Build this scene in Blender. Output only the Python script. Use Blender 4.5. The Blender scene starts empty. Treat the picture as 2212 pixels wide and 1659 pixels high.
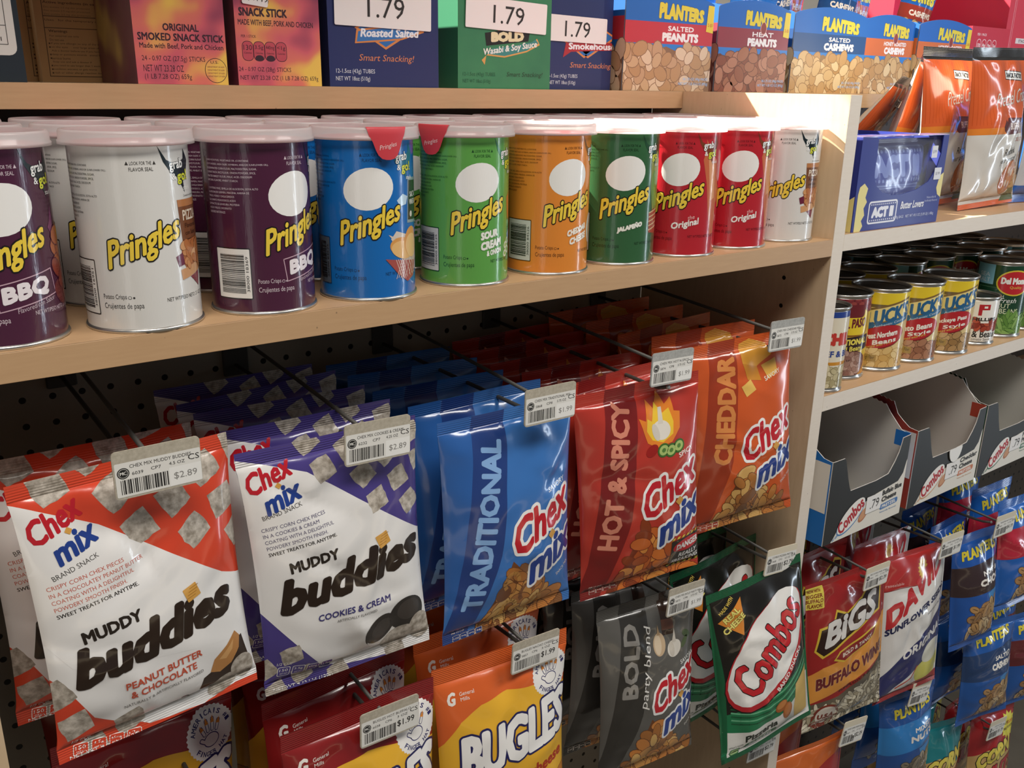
import bpy, math, random
import numpy as np
from mathutils import Vector, Matrix, Euler

scene = bpy.context.scene
COL = scene.collection
R_ = math.radians
MM = 0.001

# ------------------------------------------------------------------ camera
cam_d = bpy.data.cameras.new('camera')
cam = bpy.data.objects.new('camera', cam_d)
COL.objects.link(cam)
scene.camera = cam
F_PX = 1978.0
cam_d.sensor_fit = 'HORIZONTAL'
cam_d.sensor_width = 36.0
cam_d.lens = F_PX / 2212.0 * 36.0
cam_d.clip_start = 0.01
cam_d.clip_end = 50
_m = (Matrix.Rotation(-0.6431, 4, 'Z') @ Matrix.Rotation(-0.3161, 4, 'X') @ Matrix.Rotation(-0.0170, 4, 'Y')
      @ Matrix.Rotation(math.pi / 2, 4, 'X'))
cam.matrix_world = Matrix.Translation((-0.0553, -0.5998, 0.1572)) @ _m

# ------------------------------------------------------------------ light and exposure
scene.view_settings.view_transform = 'Standard'
scene.view_settings.look = 'None'
scene.view_settings.exposure = 0.08
scene.view_settings.gamma = 1.0
scene.view_settings.use_curve_mapping = False
world = bpy.data.worlds.new('world')
scene.world = world
world.use_nodes = True
wb = world.node_tree.nodes['Background']
wb.inputs[0].default_value = (0.92, 0.95, 1.0, 1)
wb.inputs[1].default_value = 0.09


def area(name, loc, target, sx, sy, power, color):
    d = bpy.data.lights.new(name, 'AREA')
    d.shape = 'RECTANGLE'
    d.size = sx
    d.size_y = sy
    d.energy = power
    d.color = color
    o = bpy.data.objects.new(name, d)
    COL.objects.link(o)
    o.location = loc
    v = Vector(target) - Vector(loc)
    o.rotation_euler = v.to_track_quat('-Z', 'Y').to_euler()
    return o


# daylight through the tall shop window to the right of the shelves
area('window_daylight', (2.9, -1.15, 0.05), (0.4, 0.0, 0.05), 0.13, 2.3, 10, (0.78, 0.89, 1.0))
# ceiling fixtures in front of the shelves
area('ceiling_fixture', (-0.2, -1.05, 1.75), (0.35, 0.05, -0.15), 1.2, 0.5, 30, (1.0, 0.94, 0.86))
area('ceiling_fixture', (1.7, -1.25, 1.8), (1.0, 0.05, -0.2), 1.2, 0.5, 27, (1.0, 0.96, 0.90))
# window behind the aisle on the left
area('window_daylight', (-1.5, -1.7, -0.15), (0.3, 0.0, -0.1), 0.5, 1.5, 1.6, (1.0, 0.97, 0.93))
sun_d = bpy.data.lights.new('sun', 'SUN')
sun_d.energy = 32.0
sun_d.angle = R_(0.6)
sun_d.color = (1.0, 0.93, 0.80)
sun = bpy.data.objects.new('sun', sun_d)
COL.objects.link(sun)
sun.location = (0, 2, 2)
sun.rotation_euler = Vector((0.39, -1.0, -1.05)).to_track_quat('-Z', 'Y').to_euler()


# ------------------------------------------------------------------ materials
def srgb(h):
    h = h.lstrip('#')
    c = [int(h[i:i + 2], 16) / 255 for i in (0, 2, 4)]
    return tuple((x / 12.92 if x <= 0.04045 else ((x + 0.055) / 1.055) ** 2.4) for x in c) + (1.0,)


MATS = {}
KINDS = {  # roughness, coat, bump scale, bump distance, detail
    'film': (0.24, 0.8, 15.0, 0.0062, 2.5),
    'matfilm': (0.38, 0.3, 14.0, 0.0032, 2.0),
    'can': (0.25, 0.75, 900.0, 0.00007, 1.0),
    'card': (0.46, 0.08, 9.0, 0.0006, 1.0),
    'tin': (0.25, 0.4, 60.0, 0.00005, 0.0),
    'paper': (0.65, 0.0, 300.0, 0.00002, 1.0),
    'plain': (0.5, 0.0, 0, 0, 0),
}


def M(hexc, kind='plain', tex=None, hex2=None, scale=100.0, metal=0.0, rough=None):
    key = (hexc, kind, tex, hex2, scale, metal, rough)
    if key in MATS:
        return MATS[key]
    m = bpy.data.materials.new('%s_%s' % (kind, hexc.lstrip('#')))
    m.use_nodes = True
    nt = m.node_tree
    b = nt.nodes['Principled BSDF']
    r, coat, bs, bd, det = KINDS[kind]
    b.inputs['Base Color'].default_value = srgb(hexc)
    b.inputs['Roughness'].default_value = r if rough is None else rough
    b.inputs['Metallic'].default_value = metal
    if coat:
        b.inputs['Coat Weight'].default_value = coat
        b.inputs['Coat Roughness'].default_value = 0.09
    tc = nt.nodes.new('ShaderNodeTexCoord')
    src = tc.outputs['Object']
    height = None
    if bs:
        if kind in ('film', 'matfilm', 'card'):
            oi = nt.nodes.new('ShaderNodeObjectInfo')
            ad = nt.nodes.new('ShaderNodeVectorMath')
            ad.operation = 'ADD'
            nt.links.new(src, ad.inputs[0])
            mu = nt.nodes.new('ShaderNodeMath')
            mu.operation = 'MULTIPLY'
            mu.inputs[1].default_value = 7.0
            nt.links.new(oi.outputs['Random'], mu.inputs[0])
            nt.links.new(mu.outputs[0], ad.inputs[1])
            src2 = ad.outputs[0]
        else:
            src2 = src
        n = nt.nodes.new('ShaderNodeTexNoise')
        n.inputs['Scale'].default_value = bs
        n.inputs['Detail'].default_value = det
        if kind in ('film', 'matfilm'):
            n.noise_type = 'RIDGED_MULTIFRACTAL'
            n.inputs['Distortion'].default_value = 0.6
        if kind == 'can':
            mp = nt.nodes.new('ShaderNodeMapping')
            mp.inputs['Scale'].default_value = (1, 1, 0.18)
            mp.inputs['Rotation'].default_value = (0.6, 0.5, 0)
            nt.links.new(src2, mp.inputs[0])
            src2 = mp.outputs[0]
        nt.links.new(src2, n.inputs['Vector'])
        bp = nt.nodes.new('ShaderNodeBump')
        bp.inputs['Distance'].default_value = bd
        bp.inputs['Strength'].default_value = 0.7
        nt.links.new(n.outputs[0], bp.inputs['Height'])
        nt.links.new(bp.outputs[0], b.inputs['Normal'])
        if coat:
            nt.links.new(bp.outputs[0], b.inputs['Coat Normal'])
        height = bp
    if tex:
        cr = nt.nodes.new('ShaderNodeMix')
        cr.data_type = 'RGBA'
        cr.inputs[6].default_value = srgb(hexc)
        cr.inputs[7].default_value = srgb(hex2)
        if tex == 'noise':
            t = nt.nodes.new('ShaderNodeTexNoise')
            t.inputs['Scale'].default_value = scale
            t.inputs['Detail'].default_value = 4
            t.inputs['Roughness'].default_value = 0.6
            out = t.outputs[0]
        elif tex == 'vor':
            t = nt.nodes.new('ShaderNodeTexVoronoi')
            t.inputs['Scale'].default_value = scale
            out = t.outputs['Distance']
        else:
            t = nt.nodes.new('ShaderNodeTexWave')
            t.inputs['Scale'].default_value = scale
            t.inputs['Distortion'].default_value = 4
            t.inputs['Detail'].default_value = 3
            out = t.outputs[0]
        nt.links.new(tc.outputs['Object'], t.inputs['Vector'])
        rp = nt.nodes.new('ShaderNodeMapRange')
        rp.inputs[1].default_value = 0.32
        rp.inputs[2].default_value = 0.66
        nt.links.new(out, rp.inputs[0])
        nt.links.new(rp.outputs[0], cr.inputs[0])
        nt.links.new(cr.outputs[2], b.inputs['Base Color'])
    MATS[key] = m
    return m


def ramp3(name, stops, scale, kind='card'):
    m = M(stops[0][1], kind, rough=0.4501).copy()
    m.name = name
    nt = m.node_tree
    b = nt.nodes['Principled BSDF']
    tc = nt.nodes.new('ShaderNodeTexCoord')
    n = nt.nodes.new('ShaderNodeTexNoise')
    n.inputs['Scale'].default_value = scale
    n.inputs['Detail'].default_value = 1.5
    cr = nt.nodes.new('ShaderNodeValToRGB')
    while len(cr.color_ramp.elements) < len(stops):
        cr.color_ramp.elements.new(0.5)
    for e, (p, c) in zip(cr.color_ramp.elements, stops):
        e.position = p
        e.color = srgb(c)
    nt.links.new(tc.outputs['Object'], n.inputs['Vector'])
    nt.links.new(n.outputs[0], cr.inputs[0])
    nt.links.new(cr.outputs[0], b.inputs['Base Color'])
    return m


def wood(name, c1, c2, scale):
    m = bpy.data.materials.new(name)
    m.use_nodes = True
    nt = m.node_tree
    b = nt.nodes['Principled BSDF']
    tc = nt.nodes.new('ShaderNodeTexCoord')
    mp = nt.nodes.new('ShaderNodeMapping')
    mp.inputs['Scale'].default_value = scale
    n = nt.nodes.new('ShaderNodeTexNoise')
    n.inputs['Scale'].default_value = 60
    n.inputs['Detail'].default_value = 6
    mx = nt.nodes.new('ShaderNodeMix')
    mx.data_type = 'RGBA'
    mx.inputs[6].default_value = srgb(c1)
    mx.inputs[7].default_value = srgb(c2)
    v = nt.nodes.new('ShaderNodeTexVoronoi')
    v.inputs['Scale'].default_value = 70
    rp = nt.nodes.new('ShaderNodeMapRange')
    rp.inputs[1].default_value = 0.035
    rp.inputs[2].default_value = 0.055
    rp.inputs[3].default_value = 0.55
    rp.inputs[4].default_value = 1.0
    m2 = nt.nodes.new('ShaderNodeMix')
    m2.data_type = 'RGBA'
    m2.blend_type = 'MULTIPLY'
    m2.inputs[0].default_value = 1
    nt.links.new(tc.outputs['Object'], mp.inputs[0])
    nt.links.new(mp.outputs[0], n.inputs['Vector'])
    nt.links.new(n.outputs[0], mx.inputs[0])
    nt.links.new(tc.outputs['Object'], v.inputs['Vector'])
    nt.links.new(v.outputs['Distance'], rp.inputs[0])
    nt.links.new(mx.outputs[2], m2.inputs[6])
    nt.links.new(rp.outputs[0], m2.inputs[7])
    nt.links.new(m2.outputs[2], b.inputs['Base Color'])
    b.inputs['Roughness'].default_value = 0.42
    return m


WOOD = wood('maple_laminate', '#c6a27b', '#b9946e', (0.6, 3, 6))
WOOD_V = wood('maple_laminate_upright', '#dcc3a2', '#c9ad8a', (3, 3, 0.5))
EDGE = wood('pale_edge_band', '#e6dccf', '#dccfbf', (1, 2, 6))


def lid_material(clear, col, glow):
    m = bpy.data.materials.new('frosted_lid_plastic')
    m.use_nodes = True
    nt = m.node_tree
    b = nt.nodes['Principled BSDF']
    b.inputs['Base Color'].default_value = col
    b.inputs['Roughness'].default_value = 0.22
    b.inputs['Coat Weight'].default_value = 0.3
    tr = nt.nodes.new('ShaderNodeBsdfTransparent')
    tr.inputs[0].default_value = (0.95, 0.93, 0.93, 1)
    tl = nt.nodes.new('ShaderNodeBsdfTranslucent')
    tl.inputs[0].default_value = glow
    m0 = nt.nodes.new('ShaderNodeMixShader')
    m0.inputs[0].default_value = 0.45
    mx = nt.nodes.new('ShaderNodeMixShader')
    mx.inputs[0].default_value = clear
    out = nt.nodes['Material Output']
    nt.links.new(b.outputs[0], m0.inputs[1])
    nt.links.new(tl.outputs[0], m0.inputs[2])
    nt.links.new(m0.outputs[0], mx.inputs[1])
    nt.links.new(tr.outputs[0], mx.inputs[2])
    nt.links.new(mx.outputs[0], out.inputs[0])
    return m


LID = lid_material(0.28, (0.88, 0.86, 0.86, 1), (0.95, 0.93, 0.93, 1))
LID_TOP = lid_material(0.55, (0.80, 0.66, 0.67, 1), (0.92, 0.80, 0.80, 1))
TIN = M('#c9c7c2', 'tin', metal=0.9, rough=0.28)
WIRE = M('#55534f', 'plain', metal=0.3, rough=0.55)
WTIP = M('#b9b7b2', 'plain', metal=0.6, rough=0.35)
FOIL = M('#c22a36', 'film')


# ------------------------------------------------------------------ object helpers
def link(o, parent=None):
    COL.objects.link(o)
    if parent is not None:
        o.parent = parent
    return o


def tag(o, label, cat, group=None):
    o['label'] = label
    o['category'] = cat
    if group:
        o['group'] = group
    return o


def empty(name, loc=(0, 0, 0), rot=(0, 0, 0)):
    o = bpy.data.objects.new(name, None)
    o.empty_display_size = 0.01
    o.location = loc
    o.rotation_euler = rot
    return link(o)


def struct(o):
    o['kind'] = 'structure'
    return o


def mesh(name, V, Fs, mats, midx=None, N=None, parent=None, smooth=True):
    me = bpy.data.meshes.new(name)
    me.from_pydata([tuple(v) for v in V], [], Fs)
    for m in mats:
        me.materials.append(m)
    if midx is not None:
        me.polygons.foreach_set('material_index', midx)
    me.polygons.foreach_set('use_smooth', [smooth] * len(me.polygons))
    me.update()
    if N is not None:
        me.normals_split_custom_set_from_vertices([tuple(n) for n in N])
    return link(bpy.data.objects.new(name, me), parent)


class MB:
    """collects simple solids into one mesh"""
    def __init__(s):
        s.V, s.F, s.I, s.mats = [], [], [], []

    def mi(s, m):
        if m not in s.mats:
            s.mats.append(m)
        return s.mats.index(m)

    def add(s, V, F, m):
        o = len(s.V)
        s.V += [tuple(v) for v in V]
        i = s.mi(m)
        for f in F:
            s.F.append([o + k for k in f])
            s.I.append(i)

    def box(s, x0, x1, y0, y1, z0, z1, m, bev=0.0):
        b = bev
        if not b:
            V = [(x, y, z) for x in (x0, x1) for y in (y0, y1) for z in (z0, z1)]
            s.add(V, [(0, 1, 3, 2), (4, 6, 7, 5), (0, 4, 5, 1), (2, 3, 7, 6), (0, 2, 6, 4), (1, 5, 7, 3)], m)
            return
        # chamfered box: octagon-like rings
        def ring(z, i):
            return [(x0 + i + b, y0 + i, z), (x1 - i - b, y0 + i, z), (x1 - i, y0 + i + b, z), (x1 - i, y1 - i - b, z),
                    (x1 - i - b, y1 - i, z), (x0 + i + b, y1 - i, z), (x0 + i, y1 - i - b, z), (x0 + i, y0 + i + b, z)]
        V = ring(z0, b) + ring(z0 + b, 0) + ring(z1 - b, 0) + ring(z1, b)
        F = []
        for k in range(3):
            for j in range(8):
                F.append((k * 8 + j, k * 8 + (j + 1) % 8, k * 8 + 8 + (j + 1) % 8, k * 8 + 8 + j))
        F.append(tuple(range(7, -1, -1)))
        F.append(tuple(range(24, 32)))
        s.add(V, F, m)

    def lathe(s, prof, m, n=48, cap0=False, cap1=False):
        V, F = [], []
        for r, z in prof:
            for j in range(n):
                a = 2 * math.pi * j / n
                V.append((r * math.sin(a), -r * math.cos(a), z))
        for k in range(len(prof) - 1):
            for j in range(n):
                j2 = (j + 1) % n
                F.append((k * n + j, k * n + j2, (k + 1) * n + j2, (k + 1) * n + j))
        if cap0:
            F.append(tuple(range(n - 1, -1, -1)))
        if cap1:
            F.append(tuple(range((len(prof) - 1) * n, len(prof) * n)))
        s.add(V, F, m)

    def tube(s, pts, r, m, n=10, caps=True):
        pts = [Vector(p) for p in pts]
        V, F = [], []
        up = Vector((0, 0, 1))
        for i, p in enumerate(pts):
            d = (pts[min(i + 1, len(pts) - 1)] - pts[max(i - 1, 0)]).normalized()
            a = d.cross(up)
            if a.length < 1e-4:
                a = d.cross(Vector((1, 0, 0)))
            a.normalize()
            c = a.cross(d)
            for j in range(n):
                t = 2 * math.pi * j / n
                V.append(p + (a * math.cos(t) + c * math.sin(t)) * r)
        for i in range(len(pts) - 1):
            for j in range(n):
                j2 = (j + 1) % n
                F.append((i * n + j, i * n + j2, (i + 1) * n + j2, (i + 1) * n + j))
        if caps:
            F.append(tuple(range(n - 1, -1, -1)))
            F.append(tuple(range((len(pts) - 1) * n, len(pts) * n)))
        s.add(V, F, m)

    def build(s, name, parent=None, smooth=False):
        o = mesh(name, s.V, s.F, s.mats, s.I, None, parent, smooth)
        return o


# ------------------------------------------------------------------ flat artwork: polygons in millimetres
_tc = {}


def glyphs(txt, bold, shear):
    k = (txt, bold, shear)
    if k in _tc:
        return _tc[k]
    cu = bpy.data.curves.new('t', 'FONT')
    cu.body = txt
    cu.offset = bold
    cu.shear = shear
    cu.resolution_u = 2
    cu.align_x = 'CENTER'
    cu.fill_mode = 'FRONT'
    ob = bpy.data.objects.new('t', cu)
    COL.objects.link(ob)
    dg = bpy.context.evaluated_depsgraph_get()
    me = bpy.data.meshes.new_from_object(ob.evaluated_get(dg))
    V = np.array([v.co[:2] for v in me.vertices], float).reshape(-1, 2)
    F = []
    for p in me.polygons:
        f = list(p.vertices)
        a = V[f]
        ar = 0.5 * np.sum(a[:, 0] * np.roll(a[:, 1], -1) - np.roll(a[:, 0], -1) * a[:, 1])
        F.append(f if ar > 0 else f[::-1])
    bpy.data.objects.remove(ob)
    bpy.data.curves.remove(cu)
    bpy.data.meshes.remove(me)
    _tc[k] = (V, F)
    return _tc[k]


class Art:
    def __init__(s, kind='film'):
        s.it = []      # (pts Nx2, material, level)
        s.kind = kind

    def m(s, c):
        return c if not isinstance(c, str) else M(c, s.kind)

    def poly(s, pts, c, lv=1):
        """any simple polygon; concave ones are triangulated"""
        P = [Vector((p[0], p[1], 0)) for p in pts]
        from mathutils.geometry import tessellate_polygon
        for t in tessellate_polygon([P]):
            a = np.array([[P[i].x, P[i].y] for i in t], float)
            ar = (a[1, 0] - a[0, 0]) * (a[2, 1] - a[0, 1]) - (a[2, 0] - a[0, 0]) * (a[1, 1] - a[0, 1])
            if abs(ar) < 1e-9:
                continue
            s.it.append((a if ar > 0 else a[::-1], s.m(c), lv))

    def cpoly(s, pts, c, lv=1):
        a = np.array(pts, float)
        ar = np.sum(a[:, 0] * np.roll(a[:, 1], -1) - np.roll(a[:, 0], -1) * a[:, 1])
        s.it.append((a if ar > 0 else a[::-1], s.m(c), lv))

    def rect(s, x0, y0, x1, y1, c, lv=1, rot=0):
        cx, cy = (x0 + x1) / 2, (y0 + y1) / 2
        q = [(x0, y0), (x1, y0), (x1, y1), (x0, y1)]
        s.cpoly(rotp(q, rot, cx, cy), c, lv)

    def rrect(s, x0, y0, x1, y1, r, c, lv=1, rot=0):
        q = []
        for cx, cy, a0 in ((x1 - r, y1 - r, 0), (x0 + r, y1 - r, 90), (x0 + r, y0 + r, 180), (x1 - r, y0 + r, 270)):
            for k in range(5):
                a = R_(a0 + 22.5 * k)
                q.append((cx + r * math.cos(a), cy + r * math.sin(a)))
        s.cpoly(rotp(q, rot, (x0 + x1) / 2, (y0 + y1) / 2), c, lv)

    def ell(s, cx, cy, rx, ry, c, lv=1, rot=0, n=28):
        q = [(cx + rx * math.cos(2 * math.pi * k / n), cy + ry * math.sin(2 * math.pi * k / n)) for k in range(n)]
        s.cpoly(rotp(q, rot, cx, cy), c, lv)

    def line(s, pts, w, c, lv=1):
        pts = [Vector(p) for p in pts]
        for i in range(len(pts) - 1):
            d = (pts[i + 1] - pts[i])
            if d.length < 1e-6:
                continue
            d.normalize()
            n = Vector((-d.y, d.x)) * w / 2
            e = d * w * (0.25 if len(pts) > 2 else 0)
            a, b = pts[i] - e, pts[i + 1] + e
            s.cpoly([a - n, b - n, b + n, a + n], c, lv)

    def frame(s, x0, y0, x1, y1, w, c, lv=1, rot=0):
        q = rotp([(x0, y0), (x1, y0), (x1, y1), (x0, y1), (x0, y0)], rot, (x0 + x1) / 2, (y0 + y1) / 2)
        s.line(q, w, c, lv)

    def text(s, t, cx, cy, w, h, c, lv=2, bold=0.0, shear=0.0, rot=0, ysh=0.0, out=None, ow=0.04, arc=0.0, taper=0.0, fat=None):
        """lettering fitted to w x h mm; heavier strokes come from shifted copies of the outline"""
        V, F = glyphs(t, 0.0, shear)
        if len(V) == 0:
            return
        mn, mx = V.min(0), V.max(0)
        ctr = (mn + mx) / 2
        up = any(ch in 'gjpqy,' for ch in t)
        cap = h / (1.35 if up else 1.0)
        r = (max(bold, 0.0) * cap * 1.15) if fat is None else fat
        sc = np.array([(w - 2 * r) / max(mx[0] - mn[0], 1e-6), (h - 2 * r) / max(mx[1] - mn[1], 1e-6)])
        P = (V - ctr) * sc
        if taper:
            P[:, 1] *= 1 + taper * P[:, 0] / w
        if arc:
            P[:, 1] -= arc * (2 * P[:, 0] / w) ** 2
        P[:, 1] += ysh * P[:, 0]
        a = R_(rot)
        P = P @ np.array([[math.cos(a), math.sin(a)], [-math.sin(a), math.cos(a)]])
        P += np.array([cx, cy])

        def put(rad, col, l):
            mm = s.m(col)
            if rad < 0.07:
                dirs = FAT[:1]
            elif cap < 3.6 and out is None:
                dirs = [(-0.8, 0), (0.8, 0)]
            elif cap < 9:
                dirs = FAT[:1] + [FAT[k] for k in (2, 4, 6, 8)]
            else:
                dirs = FAT
            if cap >= 9 and rad > 0.9:
                nd = 12 if rad < 2 else 20 if rad < 4 else 28
                dirs = FAT[:1] + [(math.cos(2 * math.pi * k / nd), math.sin(2 * math.pi * k / nd)) for k in range(nd)]
            for k, (dx, dy) in enumerate(dirs):
                Q = P + np.array([dx, dy]) * rad
                for f in F:
                    s.it.append((Q[f], mm, l + 0.2 * k / len(dirs)))
        if out:
            put(r + ow * cap * 1.25, out, lv)
            put(r, c, lv + 1)
        else:
            put(r, c, lv)

    def barcode(s, x0, y0, x1, y1, c, lv, n=40, seed=1, vert=True, ysh=0.0):
        rd = random.Random(seed)
        span = (x1 - x0) if vert else (y1 - y0)
        t = 0.0
        st = span / n
        while t < span - st * 0.5:
            w = st * rd.choice((0.35, 0.5, 0.5, 0.9, 1.2))
            if vert:
                dy = ysh * (t - span / 2)
                s.cpoly([(x0 + t, y0 + dy), (x0 + t + w, y0 + dy), (x0 + t + w, y1 + dy), (x0 + t, y1 + dy)], c, lv)
            else:
                s.cpoly([(x0, y0 + t), (x1, y0 + t), (x1, y0 + t + w), (x0, y0 + t + w)], c, lv)
            t += w + st * rd.choice((0.4, 0.5, 0.9))

    def blobs(s, inside, x0, y0, x1, y1, size, cols, lv=2, seed=1, asp=1.5, edge='#5a3a1c', notch=False, dens=1.0):
        """a pile of nuts, chips or seeds: jittered rows of rounded pieces, each with a dark rim"""
        rd = random.Random(seed)
        st = size * 1.15 / dens
        y, k, cnt = y0, 0, seed
        while y <= y1:
            x = x0 + (k % 2) * st * 0.5
            while x <= x1:
                px, py = x + rd.uniform(-.3, .3) * st, y + rd.uniform(-.3, .3) * st
                if inside(px, py):
                    a = rd.uniform(0, 180)
                    rr = size * rd.uniform(0.55, 0.8)
                    cnt += 1
                    l = lv + (cnt * 7 % 19) * 0.16
                    s.ell(px, py, rr * math.sqrt(asp) + size * 0.07, rr / math.sqrt(asp) + size * 0.07, edge, l, a, 12)
                    s.ell(px, py, rr * math.sqrt(asp), rr / math.sqrt(asp), rd.choice(cols), l + 0.07, a, 12)
                    if notch:
                        s.ell(px + size * .1, py, rr * .9, rr * 0.1, edge, l + 0.12, a, 8)
                x += st
            y += st * 0.62
            k += 1

    def chex(s, inside, x0, y0, x1, y1, size, c, lv=2, seed=1, tilt=-14, gap=1.68):
        rd = random.Random(seed)
        a = R_(tilt)
        st = size * gap
        n = int((abs(x1 - x0) + abs(y1 - y0)) / st) + 2
        for i in range(-n, n):
            for j in range(-n, n):
                gx, gy = (i + 0.5 * (j % 2)) * st * 1.15, j * st * 0.62
                px = (x0 + x1) / 2 + gx * math.cos(a) - gy * math.sin(a)
                py = (y0 + y1) / 2 + gx * math.sin(a) + gy * math.cos(a)
                if not (x0 <= px <= x1 and y0 <= py <= y1 and inside(px, py)):
                    continue
                q = []
                rt = 45 + tilt + rd.uniform(-12, 12)
                for t in range(16):
                    th = 2 * math.pi * t / 16 + 0.001
                    r = 0.5 * size / max(abs(math.cos(th)), abs(math.sin(th))) ** 0.86
                    q.append((px + r * math.cos(th) * rd.uniform(.93, 1.05), py + r * math.sin(th) * rd.uniform(.93, 1.05)))
                s.cpoly(rotp(q, rt, px, py), c, lv)


FAT = [(0, 0)] + [(math.cos(k * math.pi / 4), math.sin(k * math.pi / 4)) for k in range(8)]


def rotp(q, rot, cx, cy):
    if not rot:
        return q
    a = R_(rot)
    c, sn = math.cos(a), math.sin(a)
    return [(cx + (x - cx) * c - (y - cy) * sn, cy + (x - cx) * sn + (y - cy) * c) for x, y in q]


def clip_half(P, ax, val, keep_gt):
    out = []
    n = len(P)
    for i in range(n):
        a, b = P[i], P[(i + 1) % n]
        da, db = (a[ax] - val), (b[ax] - val)
        if not keep_gt:
            da, db = -da, -db
        if da >= 0:
            out.append(a)
        if (da > 0 and db < 0) or (da < 0 and db > 0):
            t = da / (da - db)
            out.append(a + (b - a) * t)
    return out


def split_axis(polys, ax, cuts):
    """cut every polygon along the lines and drop what lies outside the first and last"""
    res = []
    for P, m, lv in polys:
        lo, hi = P[:, ax].min(), P[:, ax].max()
        i0 = max(int(np.searchsorted(cuts, lo + 1e-9)) - 1, 0)
        if lo >= cuts[i0] and i0 + 1 < len(cuts) and hi <= cuts[i0 + 1] + 1e-9:
            res.append((P, m, lv))
            continue
        if hi <= cuts[0] or lo >= cuts[-1]:
            continue
        for k in range(i0, len(cuts) - 1):
            if cuts[k] >= hi - 1e-9:
                break
            Q = [p for p in P]
            if cuts[k] > lo:
                Q = clip_half(Q, ax, cuts[k], True)
            if len(Q) >= 3 and cuts[k + 1] < hi:
                Q = clip_half(Q, ax, cuts[k + 1], False)
            if len(Q) >= 3:
                res.append((np.array(Q), m, lv))
    return res


EPS = 0.00006


def printed(name, F, cu, cv, base, art, parent=None, mb=None, lift=EPS):
    """one mesh: the grid surface F(u, v) with the artwork lying on it. F works on arrays in mm -> metres."""
    cu, cv = np.array(cu, float), np.array(cv, float)
    polys = split_axis(split_axis(art.it if art else [], 0, cu), 1, cv)
    nu, nv = len(cu), len(cv)
    gu, gv = np.meshgrid(cu, cv)
    U, Vv, L, Fs, I, mats = [gu.ravel()], [gv.ravel()], [np.zeros(nu * nv)], [], [], [base]
    A0, S, T, UP = [], [], [], []
    for j in range(nv - 1):
        for i in range(nu - 1):
            a = j * nu + i
            Fs += [(a, a + 1, a + nu + 1), (a, a + nu + 1, a + nu)]
            I += [0, 0]
    off = nu * nv
    midx = {base: 0}
    for P, m, lv in polys:
        c = P.mean(0)
        i = min(max(int(np.searchsorted(cu, c[0])) - 1, 0), nu - 2)
        j = min(max(int(np.searchsorted(cv, c[1])) - 1, 0), nv - 2)
        st = (P - (cu[i], cv[j])) / (cu[i + 1] - cu[i], cv[j + 1] - cv[j])
        g = st[:, 0] - st[:, 1]
        if g.min() >= -1e-7:
            parts = [(P, st, 0)]
        elif g.max() <= 1e-7:
            parts = [(P, st, 1)]
        else:
            parts = []
            for up, sg in ((0, 1.0), (1, -1.0)):
                Q = []
                n = len(P)
                for k in range(n):
                    k2 = (k + 1) % n
                    da, db = g[k] * sg, g[k2] * sg
                    if da >= 0:
                        Q.append(P[k])
                    if (da > 0 > db) or (da < 0 < db):
                        Q.append(P[k] + (P[k2] - P[k]) * (da / (da - db)))
                if len(Q) >= 3:
                    Q = np.array(Q)
                    parts.append((Q, (Q - (cu[i], cv[j])) / (cu[i + 1] - cu[i], cv[j + 1] - cv[j]), up))
        if m not in midx:
            midx[m] = len(mats)
            mats.append(m)
        for Q, q, up in parts:
            n = len(Q)
            U.append(Q[:, 0])
            Vv.append(Q[:, 1])
            L.append(np.full(n, float(lv)))
            A0.append(np.full(n, j * nu + i))
            S.append(q[:, 0])
            T.append(q[:, 1])
            UP.append(np.full(n, up))
            Fs.append(tuple(range(off, off + n)))
            I.append(midx[m])
            off += n
    U, Vv, L = np.concatenate(U), np.concatenate(Vv), np.concatenate(L)
    h = 0.15
    N = np.cross(F(U + h, Vv) - F(U - h, Vv), F(U, Vv + h) - F(U, Vv - h))
    N /= np.maximum(np.linalg.norm(N, axis=1, keepdims=True), 1e-12)
    nb = nu * nv
    G = F(U[:nb], Vv[:nb])
    P = G
    if A0:
        A0, S, T, UP = np.concatenate(A0), np.concatenate(S)[:, None], np.concatenate(T)[:, None], np.concatenate(UP)
        A, B_, C_, D_ = G[A0], G[A0 + 1], G[A0 + nu + 1], G[A0 + nu]
        lo = A + S * (B_ - A) + T * (C_ - B_)
        hi = A + T * (D_ - A) + S * (C_ - D_)
        P = np.concatenate([G, np.where((UP == 1)[:, None], hi, lo)])
    P = P + N * (L * lift)[:, None]
    if mb is not None:
        o = len(mb.V)
        mb.V += [tuple(p) for p in P]
        if not hasattr(mb, 'N'):
            mb.N = []
        mb.N += [tuple(x) for x in N]
        rm = [mb.mi(x) for x in mats]
        for f, i in zip(Fs, I):
            mb.F.append([o + k for k in f])
            mb.I.append(rm[i])
        return None
    return mesh(name, P, Fs, mats, I, N, parent)


def flatF(x0, y0, z0, ax=(1, 0, 0), up=(0, 0, 1)):
    ax, up = np.array(ax, float), np.array(up, float)
    o = np.array([x0, y0, z0], float)
    return lambda u, v: o + MM * (u[:, None] * ax + v[:, None] * up)


def cuts(a, b, step):
    n = max(1, int(round((b - a) / step)))
    return list(np.linspace(a, b, n + 1))


def copy_tree(o, loc=None, rot=None, parent=None):
    c = o.copy()
    COL.objects.link(c)
    if parent is not None:
        c.parent = parent
    if loc is not None:
        c.location = loc
    if rot is not None:
        c.rotation_euler = rot
    for ch in list(o.children):
        copy_tree(ch, parent=c)
    return c


# ------------------------------------------------------------------ shelving
X_POST, W_POST = 0.835, 0.0200
X0 = -0.0205         # inner face of the left upright
X1 = 2.6


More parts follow.
